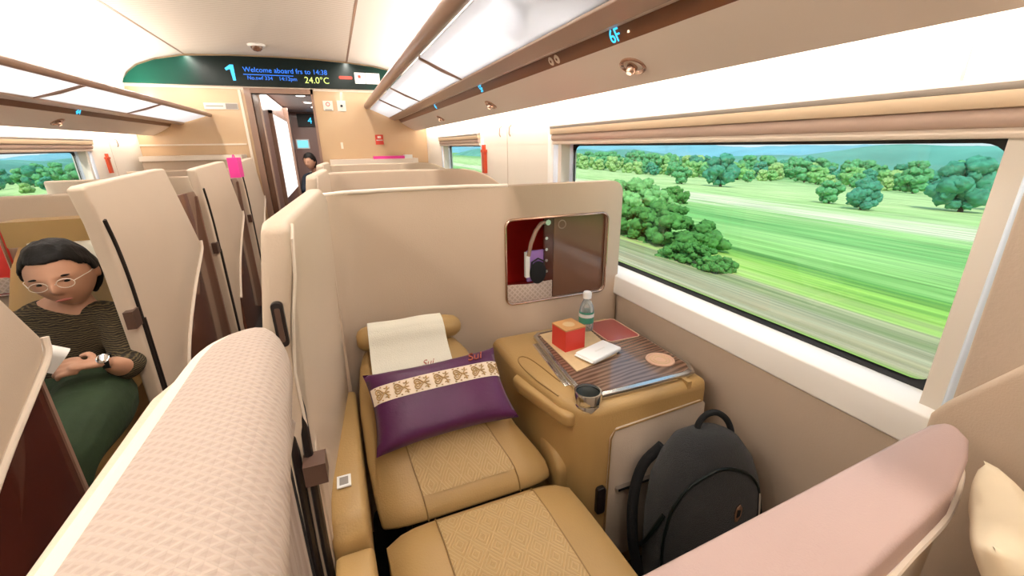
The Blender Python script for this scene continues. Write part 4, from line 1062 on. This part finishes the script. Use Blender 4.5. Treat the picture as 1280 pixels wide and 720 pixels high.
hc = V((-.645, 2.085, .955)); Rh = Matrix.Rotation(math.radians(8), 3, 'Z') @ Matrix.Rotation(math.radians(10), 3, 'X') @ Matrix.Rotation(math.radians(-6), 3, 'Y')
pelvis = (-.745, 2.05, .53)
torso = [(pelvis, (.135, .10)), ((-.735, 2.09, .62), (.125, .095)), ((-.71, 2.13, .72), (.15, .09)), ((-.69, 2.15, .79), (.15, .07)), ((-.665, 2.135, .85), (.05, .05)), ((-.65, 2.11, .90), (.047, .047))]
shL, shR = (-.565, 2.13, .775), (-.85, 2.15, .765)
armL = [((-.68, 2.14, .78), .06), (shL, .052), ((-.525, 2.03, .66), .043), ((-.505, 1.95, .615), .040), ((-.505, 1.90, .66), .033), ((-.515, 1.868, .695), .024)]
armR = [((-.70, 2.14, .77), .06), (shR, .052), ((-.90, 2.04, .66), .043), ((-.90, 1.95, .615), .040), ((-.84, 1.88, .66), .033), ((-.79, 1.85, .69), .024)]
legL = [(pelvis, .09), ((-.60, 1.98, .53), .110), ((-.565, 1.78, .55), .105), ((-.565, 1.60, .53), .075), ((-.59, 1.55, .36), .056), ((-.61, 1.52, .12), .038), ((-.61, 1.50, .05), .034)]
legR = [(pelvis, .09), ((-.80, 1.95, .51), .085), ((-.80, 1.72, .52), .072), ((-.80, 1.58, .50), .058), ((-.79, 1.53, .36), .052), ((-.78, 1.50, .12), .036), ((-.78, 1.48, .05), .034)]
chains = [torso, armL, armR, legL, legR]
chains += hand_chains((-.518, 1.862, .697), (-.93, -.18, .10), (.1, .55, -.9), (0, -.3, 1), curl=.55)
chains += hand_chains((-.79, 1.85, .69), (.85, -.2, .35), (-.1, .5, -.8), (0, -.2, 1), curl=.7)
bm = skin_mesh(chains); bm = join_bm(bm, head_bm(hc, Rh))
Q(remesh(bm, 'body', 'skin', None, .0045))
grow = lambda ch, g: [(p, (r[0] + g, r[1] + g) if isinstance(r, tuple) else r + g) for p, r in ch]
bm = skin_mesh([grow(torso[:4], .016) + [((-.672, 2.142, .835), (.075, .055))], grow(armL[:5], .012), grow(armR[:5], .012)])
Q(remesh(bm, 'top', 'shirt', None, .006))
bm = skin_mesh([grow(legL[:6], .014), grow(legR[:6], .014), [((-.745, 2.09, .55), (.16, .11)), ((-.74, 2.0, .53), (.16, .10)), ((-.72, 1.85, .53), (.15, .07))]])
Q(remesh(bm, 'trousers', 'trousers', None, .007))
bm = hair_bm(hc, Rh); o = Q(remesh(bm, 'hair', 'hair', None, .006))
# shoes
for x in (-.63, -.785):
    Q(blob('shoe', [(0.0, x, 1.45, .042, .10), (.02, x, 1.45, .045, .11), (.05, x, 1.46, .042, .095), (.08, x, 1.49, .036, .055), (.09, x, 1.50, .03, .035)], 'black', None))
# eyes, brows, mouth
for s in (1, -1):
    for nm, p, r, m in (('eye', (s * .030, -.080, .004), (.0095, .004, .0045), 'eye_dark'), ('eyebrow', (s * .031, -.086, .026), (.017, .004, .0035), 'hair')):
        bm = bmesh.new(); bmesh.ops.create_uvsphere(bm, u_segments=12, v_segments=8, radius=1)
        for v in bm.verts: v.co = Rh @ (V((v.co.x * r[0], v.co.y * r[1], v.co.z * r[2])) + V(p)) + hc
        Q(finish(bm, nm, m))
bm = bmesh.new(); bmesh.ops.create_uvsphere(bm, u_segments=14, v_segments=8, radius=1)
for v in bm.verts: v.co = Rh @ (V((v.co.x * .021, v.co.y * .004, v.co.z * .0045)) + V((0, -.083, -.061))) + hc
Q(finish(bm, 'mouth', 'lips'))
gl = thing('eyeglasses', 'thin light-framed eyeglasses worn by the reading passenger', 'eyeglasses', tuple(hc))
bm = bmesh.new()
for s in (1, -1):
    ring = [Rh @ V((s * .031 + .021 * math.cos(a_), -.097, .002 + .016 * math.sin(a_))) + hc for a_ in [k * 2 * PI / 16 for k in range(17)]]
    add_tube(bm, ring, .0012, 5); add_tube(bm, [Rh @ V((s * .052, -.095, .006)) + hc, Rh @ V((s * .078, -.04, .006)) + hc, Rh @ V((s * .082, .015, .002)) + hc], .0014, 5)
add_tube(bm, [Rh @ V((-.010, -.100, .004)) + hc, Rh @ V((.010, -.100, .004)) + hc], .0013, 5)
local(finish(bm, 'frame', 'cream_piping'), gl)
# watch
w = thing('wristwatch', 'silver-cased watch on the reading passenger\'s wrist', 'watch', (-.514, 1.868, .697))
ax = V((-.017, -.035, .035)).normalized(); q = V((0, 0, 1)).rotation_difference(V((-.93, -.18, .10)).normalized()).to_matrix()
lathe('strap', [(.021, -.008), (.025, -.008), (.025, .008), (.021, .008)], (0, 0, 0), 'black', w, rot=q)
q2 = V((0, 0, 1)).rotation_difference(V((.1, -.75, .65)).normalized()).to_matrix()
lathe('case', [(.001, -.004), (.015, -.004), (.016, .003), (.013, .005), (.001, .005)], tuple(V((.0, -.018, .017))), 'chrome', w, rot=q2)
# rolled booklet
b = thing('booklet', 'white rolled-back booklet held in the passenger\'s hands', 'booklet', (-.625, 1.80, .790))
def page(u, v):
    """sheet rolled into a tube at its upper edge, the rest hanging down"""
    if u < .8: a = 4 * PI * u / .8; rr = .014 + .009 * u / .8; q = V((0, rr * math.cos(a + PI), rr * math.sin(a + PI)))
    else: k = (u - .8) / .2; q = V((0, -.023 + .006 * k, -.055 * k))
    p = V(((v - .5) * .145, q.y, q.z))
    return Matrix.Rotation(math.radians(20), 3, 'Z') @ Matrix.Rotation(math.radians(38), 3, 'Y') @ p + V((.0, -.01, .015))
o = grid('pages', 60, 8, page, 'paper', b, thick=.0015)
S_ = V((1.14, 1.08, 1.03)); R0 = V((-.72, 1.9, 0)); R1 = V((-.70, 1.76, 0))
for o_ in (person, gl, w, b):
    d = V(o_.location) - R0; o_.location = R1 + V((d.x * S_.x, d.y * S_.y, d.z * S_.z)); o_.scale = S_
# person seen far through the doorway
p2 = thing('person', 'dark-haired person in dark clothes sitting beyond the open doorway', 'person', (.13, 8.3, 0)); n2_ = set(bpy.data.objects)
hc2 = V((.06, 8.2, 1.03)); Rh2 = Matrix.Rotation(math.radians(-30), 3, 'Z') @ Matrix.Rotation(math.radians(14), 3, 'X')
tr = [((.16, 8.35, .45), (.15, .11)), ((.17, 8.4, .62), (.14, .10)), ((.16, 8.38, .80), (.17, .10)), ((.13, 8.34, .88), (.06, .06)), ((.09, 8.27, .95), (.05, .05))]
aL = [((.16, 8.38, .82), .06), ((.34, 8.38, .80), .055), ((.38, 8.25, .60), .045), ((.25, 8.08, .62), .035), ((.16, 8.02, .66), .025)]
aR = [((.14, 8.38, .82), .06), ((-.04, 8.36, .80), .055), ((-.09, 8.22, .60), .045), ((0, 8.06, .62), .035), ((.06, 8.02, .66), .025)]
lL = [((.16, 8.35, .45), .09), ((.24, 8.1, .48), .08), ((.24, 7.85, .46), .06), ((.24, 7.83, .1), .04)]; lR = [((.16, 8.35, .45), .09), ((.06, 8.1, .48), .08), ((.06, 7.85, .46), .06), ((.06, 7.83, .1), .04)]
hands = hand_chains((.16, 8.02, .66), (-.6, -.6, .3), (0, .4, -.9), (0, 0, 1)) + hand_chains((.06, 8.02, .66), (.6, -.6, .3), (0, .4, -.9), (0, 0, 1))
bm = join_bm(skin_mesh([tr, aL, aR, lL, lR] + hands), head_bm(hc2, Rh2)); local(remesh(bm, 'body', 'skin', None, .007), p2)
bm = skin_mesh([grow(tr[:4], .014), grow(aL[:4], .012), grow(aR[:4], .012)]); local(remesh(bm, 'jacket', 'navy', None, .01), p2)
bm = skin_mesh([grow(lL, .012), grow(lR, .012)]); local(remesh(bm, 'trousers', 'black', None, .01), p2)
local(finish(hair_bm(hc2, Rh2), 'hair', 'hair', None, ang=60), p2); p2.location = (.03, 8.3, .0); p2.scale = (1.08, 1.0, 1.15)
t = thing('chair', 'dark vestibule chair under the far dark-clothed person', 'chair', (.16, 8.35, 0)); box('seat', (-.25, -.3, .0), (.25, .2, .42), 'black', t, w=.02); box('backrest', (-.25, .16, .42), (.25, .24, 1.0), 'cream', t, w=.03)

# ------------------------------------------------------------------ landscape
CX, CZ = .35, 1.4
def gz(x):
    d = abs(x - CX)
    return CZ - 3.2 - .07 * max(0, d - 1) if d < 900 else CZ - 3.2 - .07 * 899
def ground_mat():
    m = mat('fields', (.3, .5, .1), .9, spec=.1); nt = m.node_tree; N = nt.nodes; L = nt.links
    tc = N.new('ShaderNodeTexCoord'); s = N.new('ShaderNodeSeparateXYZ'); L.new(tc.outputs['Object'], s.inputs[0])
    ax = math_node(nt, 'ABSOLUTE', math_node(nt, 'SUBTRACT', s.outputs['X'], CX))
    lg = math_node(nt, 'LOGARITHM', math_node(nt, 'MAXIMUM', ax, 1), 10)      # 5 m ->.7, 100 m -> 2
    mp = N.new('ShaderNodeMapping'); mp.inputs['Scale'].default_value = (1, .018, 1)
    cmb = N.new('ShaderNodeCombineXYZ'); L.new(math_node(nt, 'MULTIPLY', lg, 34), cmb.inputs[0]); L.new(math_node(nt, 'MULTIPLY', s.outputs['Y'], .06), cmb.inputs[1])
    n1 = N.new('ShaderNodeTexNoise'); n1.inputs['Scale'].default_value = 1.; n1.inputs['Detail'].default_value = 4; L.new(cmb.outputs[0], n1.inputs['Vector'])
    f = math_node(nt, 'DIVIDE', math_node(nt, 'SUBTRACT', lg, .7), 1.6)       # 0..1 : 5 m .. 200 m
    f = math_node(nt, 'ADD', f, math_node(nt, 'MULTIPLY', math_node(nt, 'SUBTRACT', n1.outputs['Fac'], .5), .13))
    cr = N.new('ShaderNodeValToRGB'); e = cr.color_ramp.elements
    def lgf(x): return (math.log10(x) - .7) / 1.6
    stops = [(6.6, (.18, .50, .09)), (7.3, (.28, .60, .16)), (7.9, (.40, .66, .10)), (8.3, (.42, .46, .18)), (8.9, (.46, .38, .24)), (9.6, (.50, .45, .30)), (10.3, (.32, .36, .17)), (11.2, (.50, .46, .28)), (12.0, (.50, .66, .20)), (13.2, (.38, .64, .12)), (14.5, (.13, .36, .08)), (16, (.32, .60, .18)), (19, (.40, .68, .24)), (24, (.20, .50, .15)), (29, (.40, .66, .24)), (33, (.80, .76, .55)), (38, (.82, .80, .55)), (44, (.48, .70, .28)), (60, (.62, .78, .36)), (100, (.52, .70, .32)), (190, (.26, .52, .2))]
    while len(e) < len(stops): e.new(.5)
    for el, (x, c) in zip(e, stops): el.position = max(0, min(1, lgf(x))); el.color = (*c, 1)
    L.new(f, cr.inputs[0])
    n2 = N.new('ShaderNodeTexNoise'); n2.inputs['Scale'].default_value = 1; n2.inputs['Detail'].default_value = 5
    cmb2 = N.new('ShaderNodeCombineXYZ'); L.new(math_node(nt, 'MULTIPLY', lg, 110), cmb2.inputs[0]); L.new(math_node(nt, 'MULTIPLY', s.outputs['Y'], .12), cmb2.inputs[1]); L.new(cmb2.outputs[0], n2.inputs['Vector'])
    r2_ = N.new('ShaderNodeValToRGB'); r2_.color_ramp.elements[0].position = .3; r2_.color_ramp.elements[1].position = .7
    r2_.color_ramp.elements[0].color = (.50, .56, .48, 1); r2_.color_ramp.elements[1].color = (1.15, 1.12, 1.05, 1)
    L.new(n2.outputs['Fac'], r2_.inputs[0])
    mx = N.new('ShaderNodeMixRGB'); mx.blend_type = 'MULTIPLY'; mx.inputs[0].default_value = 1; L.new(cr.outputs[0], mx.inputs[1]); L.new(r2_.outputs[0], mx.inputs[2])
    L.new(mx.outputs[0], N['Principled BSDF'].inputs['Base Color'])
ground_mat()
xs = [4.5, 6, 8, 12, 20, 35, 60, 100, 160, 300, 600, 1400, 2500]
for side in (1, -1):
    bm = bmesh.new(); prev = None
    for x in xs:
        col = [bm.verts.new((CX + side * x, y, gz(CX + x))) for y in (-2500, -600, -100, 0, 100, 300, 900, 3500)]
        if prev:
            for a_, b_, c_, d_ in zip(prev, prev[1:], col[1:], col): bm.faces.new((a_, b_, c_, d_))
        prev = col
    o = finish(bm, 'ground_right' if side > 0 else 'ground_left', 'fields'); struct(o)
struct(box('ground_trackbed', (-8.2, -60, -2.2), (5.2, 90, -2.0), 'trunk', w=0))
# hills, distance haze painted into their blue-green colours
mat('hill_near_hazy', (.16, .42, .33), .95, bump=('noise', .08, 1.), var=(.02, .35), spec=.1)
mat('hill_far_hazy', (.22, .48, .55), .95, var=(.008, .2), spec=.1)
def hills(label, x0, ytop, width, m, seed, side=1, y0=-600, y1=3400, amp=.5):
    nu, nv = 90, 10
    def fn(u, v):
        y = y0 + (y1 - y0) * u
        h = (.5 + amp * noise.noise(V((y / width, seed, 0))) + .15 * noise.noise(V((y / width * 3, seed + 5, 0))))
        zt = CZ + ytop * x0 * h - .05 * x0 * 0
        a = v * PI; base = gz(CX + x0) - 4
        x = x0 + (v - .5) * x0 * .5
        top = (base + (zt - base) * math.sin(a) ** .8) if 0 < v < 1 else base
        return V((CX + side * x, y, top + 3 * noise.noise(V((x / 60, y / 60, seed)))))
    o = grid('hills', nu, nv, fn, m); struct(o); o.name = 'ground_hills'; return o
def ridge(x0, rel_lo, rel_hi, width, m, seed, side):
    """ridge crest between slopes rel_lo..rel_hi (z/x from the carriage)"""
    def fn(u, v):
        y = -800 + 4600 * u * x0 / 900
        h = max(0, min(1, .5 + .75 * noise.noise(V((y / width, seed, 0))) + .2 * noise.noise(V((y / width * 3.1, seed + 5, 0)))))
        zt = CZ + x0 * (rel_lo + (rel_hi - rel_lo) * h); base = gz(CX + x0) - 4
        top = base + (zt - base) * math.sin(v * PI) ** .7
        return V((CX + side * (x0 + (v - .5) * x0 * .4), y, top + (x0 / 260) * noise.noise(V((v * 9, y / 45, seed)))))
    o = grid('ground_hills', 260, 14, fn, m); struct(o); return o
ridge(430, -.055, .004, 260, 'hill_near_hazy', 3.3, 1); ridge(1300, -.030, .012, 800, 'hill_far_hazy', 8.1, 1)
ridge(430, -.045, -.012, 300, 'hill_near_hazy', 1.3, -1); ridge(1300, -.030, .008, 800, 'hill_far_hazy', 4.4, -1)
# trees
def leafmat(name, c): mat(name, c, .9, var=(9, .5), bump=('noise', 14, 1.), spec=.1)
leafmat('leaf_a', (.16, .48, .20)); leafmat('leaf_b', (.28, .60, .20)); leafmat('leaf_c', (.10, .38, .24)); leafmat('leaf_d', (.42, .66, .24)); leafmat('leaf_bush', (.12, .34, .08))
def crown_mesh(name, seed, m, tall=1., n=34):
    rnd = random.Random(seed); bm = bmesh.new()
    for i in range(n):
        a = rnd.uniform(0, 2 * PI); z = rnd.uniform(.14, .88); r = rnd.uniform(0, .36) * (1.0 - .9 * max(0, z - .5)); s = rnd.uniform(.085, .17) * (1.15 - abs(z - .5))
        c = V((r * math.cos(a), r * math.sin(a), z * tall))
        q = bmesh.ops.create_icosphere(bm, subdivisions=3, radius=1)
        for v in q['verts']:
            d = v.co.normalized(); k = 1 + .35 * noise.noise(d * 2.3 + c * 7) + .28 * noise.noise(d * 6 + c * 9)
            v.co = c + d * s * k
    me_o = finish(bm, name, m, ang=180); me = me_o.data; bpy.data.objects.remove(me_o); return me
crowns = [crown_mesh('crown', i, m_, tl) for i, (m_, tl) in enumerate((('leaf_a', 1), ('leaf_b', .95), ('leaf_c', 1.05), ('leaf_d', .9), ('leaf_a', 1.1), ('leaf_c', .9)))]
bm = bmesh.new(); add_tube(bm, [(0, 0, -.05), (0, 0, .2), (.01, 0, .45)], [.04, .03, .02], 8); _t = finish(bm, 'trunk', 'trunk'); trunk_me = _t.data; bpy.data.objects.remove(_t)
def tree(x, y, h, k, label, group=None, sy=1.):
    t = thing('tree', label, 'tree', (CX + x, y, gz(CX + abs(x)) - .1), group, rotz=random.uniform(0, 6) if sy == 1 else 0)
    t.scale = (h * 1.15, h * 1.15 * sy, h)
    c = bpy.data.objects.new('crown', crowns[k]); C.objects.link(c); c.parent = t
    tr_ = bpy.data.objects.new('trunk', trunk_me); C.objects.link(tr_); tr_.parent = t
rnd = random.Random(11)
# right: tree belt at 95..140 m between slopes y/x .35..1.9
G1 = 'trees of the belt beyond the fields'
placed = [(62, 57, 4.6), (58, 62, 2.4), (60, 24, 4.8), (70, 23.5, 4.6), (50, 31, 2), (46, 25.5, 2.2)]
def room_for(x, y, rad):
    if any((x - a) ** 2 + (y - b) ** 2 < (1.18 * (rad + c)) ** 2 for a, b, c in placed): return False
    placed.append((x, y, rad)); return True
n_ = 0
for i in range(4000):
    if n_ >= 140: break
    x = rnd.uniform(84, 165); yx = rnd.uniform(.30, 2.1)
    if yx < .8 and x < 112: continue
    h = rnd.uniform(3.4, 6.6) * x / 115 * (1.15 if yx > 1 else .9)
    if not room_for(x, x * yx, h * .46): continue
    n_ += 1
    tree(x, x * yx, h, rnd.choice((0, 1, 1, 3, 3, 2, 4)), 'leafy green tree in the tree belt beyond the fields outside the big window', G1)
n_ = 0
for i in range(4000):
    if n_ >= 110: break
    x = rnd.uniform(172, 290); yx = rnd.uniform(.28, 2.1)
    h = rnd.uniform(5.5, 10) * x / 200
    if not room_for(x, x * yx, h * .46): continue
    n_ += 1
    tree(x, x * yx, h, rnd.choice((0, 2, 4, 5)), 'dark blue-green tree of the farther woods at the foot of the hills', 'trees at the foot of the hills')
for x, yx, h, k, lab in ((62, .92, 5.6, 2, 'large round tree standing alone in front of the tree belt'), (58, 1.07, 3.2, 0, 'low round tree beside the pale field left of the tall lone tree'), (50, .62, 2.6, 0, 'small dark round tree in the middle of the bright field'), (46, .555, 3.0, 2, 'blurred dark green tree right of centre in the big window'),
                         (60, .40, 5.6, 2, 'big spreading dark tree at the right end of the big window'), (70, .335, 5.6, 0, 'dark tree at the extreme right of the big window')):
    tree(x, x * yx, h, k, lab)
# bushes near the track (left part of window)
def bush(x, y, s, lab, k=0, sy=2.4):
    bm = bmesh.new(); rn = random.Random(int(x * 10 + y))
    for i in range(190):
        c = V((rn.uniform(-.55, .55), rn.uniform(-.6, .6) * sy, rn.uniform(.0, .8))); c.z *= 1 - .5 * (abs(c.y) / sy / .6) ** 2
        q = bmesh.ops.create_icosphere(bm, subdivisions=3, radius=1); rr = rn.uniform(.065, .13)
        for v in q['verts']:
            d = v.co.normalized(); v.co = c + V((d.x, d.y * 1.5, d.z)) * rr * (1 + .4 * noise.noise(d * 2.5 + c * 5) + .35 * noise.noise(d * 6 + c * 3))
    o = finish(bm, 'bush', ('leaf_bush', 'leaf_b')[k], ang=180); o.location = (CX + x, y, gz(CX + x) - .1); o.scale = (s, s, s); tag(o, lab, 'bush')
bush(12.5, 14.6, 1.9, 'big dark green bush near the track left in the big window', 0)
bush(17, 22.5, 2.6, 'yellow-green bush behind the big dark bush near the track', 1, 1.6)
bush(10.8, 10.6, .9, 'low dark bush in front of the big dark bush near the track', 0)
bush(27, 30, 1.7, 'small round bush beside the pale field strip', 0, 1.2)
# left side trees
n_ = 0
for i in range(3000):
    if n_ >= 60: break
    x = -rnd.uniform(45, 105); yx = rnd.uniform(1.5, 3.8); h = rnd.uniform(3.0, 6.5) * -x / 75
    if not room_for(x, -x * yx, h * .46): continue
    n_ += 1
    tree(x, -x * yx, h, rnd.randrange(6), 'leafy green tree outside the left window', 'trees outside the left window')

# ------------------------------------------------------------------ lights
def area(name, loc, rot, sx, sy_, power, col=(1, .93, .84), spread=PI):
    l = bpy.data.lights.new(name, 'AREA'); l.shape = 'RECTANGLE'; l.size = sx; l.size_y = sy_; l.energy = power; l.color = col; l.spread = spread
    o = bpy.data.objects.new(name, l); C.objects.link(o); o.location = loc; o.rotation_euler = rot; return o
Lc = (D - BK); ym = (D + BK) / 2
def strip(name, x, z, ang, w, power, col=(1, .93, .84), spread=PI):
    """long strip lamp; ang: emission direction angle in xz plane measured from -z towards +x"""
    return area(name, (x, ym, z), (0, -ang, 0), w, Lc - .1, power, col, spread)
strip('cove_lamp_right', 1.28, 1.90, math.radians(180 + 20), .06, 34)
strip('cove_lamp_left', -1.28, 1.86, math.radians(180 - 20), .06, 34)
strip('wall_lamp_right', 1.365, 1.655, math.radians(32), .02, 22, spread=2.6)
strip('wall_lamp_left', -1.365, 1.615, math.radians(-32), .02, 22, spread=2.6)
strip('ceiling_fill_right', .60, 2.275, math.radians(0), .04, 40)  # added fill light, aimed down along both ceiling seams
strip('ceiling_fill_left', -.86, 2.275, math.radians(0), .04, 40)
# lamps over the frosted rack panels (they light luggage and glow through the panels)
strip('rack_lamp_right', .98, 2.05, math.radians(-5), .1, 6, (.95, .97, 1))
strip('rack_lamp_left', -.98, 2.0, math.radians(5), .1, 4, (.95, .97, 1))
area('vestibule_lamp', (0, 7.2, 2.0), (0, 0, 0), .6, 2.5, 30)
sun = bpy.data.lights.new('sun', 'SUN'); sun.energy = 3.2; sun.angle = math.radians(8); sun.color = (1, .96, .88)
so = bpy.data.objects.new('sun', sun); C.objects.link(so); so.rotation_euler = (math.radians(30), math.radians(-28), 0)
w = bpy.data.worlds.new('sky'); bpy.context.scene.world = w; w.use_nodes = True
nt = w.node_tree; bg = nt.nodes['Background']
tc = nt.nodes.new('ShaderNodeTexCoord'); s = nt.nodes.new('ShaderNodeSeparateXYZ'); nt.links.new(tc.outputs['Generated'], s.inputs[0])
cr = nt.nodes.new('ShaderNodeValToRGB'); mr = nt.nodes.new('ShaderNodeMapRange'); mr.inputs[1].default_value = -.1; mr.inputs[2].default_value = .6
nt.links.new(s.outputs['Z'], mr.inputs[0]); nt.links.new(mr.outputs[0], cr.inputs[0])
cr.color_ramp.elements[0].color = (.70, .80, .83, 1); cr.color_ramp.elements[1].color = (.45, .68, .95, 1)
nt.links.new(cr.outputs[0], bg.inputs[0]); bg.inputs[1].default_value = 1.1

sc = bpy.context.scene
sc.view_settings.view_transform = 'Standard'; sc.view_settings.look = 'None'; sc.view_settings.gamma = 1; sc.view_settings.exposure = .2
sc.view_settings.use_curve_mapping = False
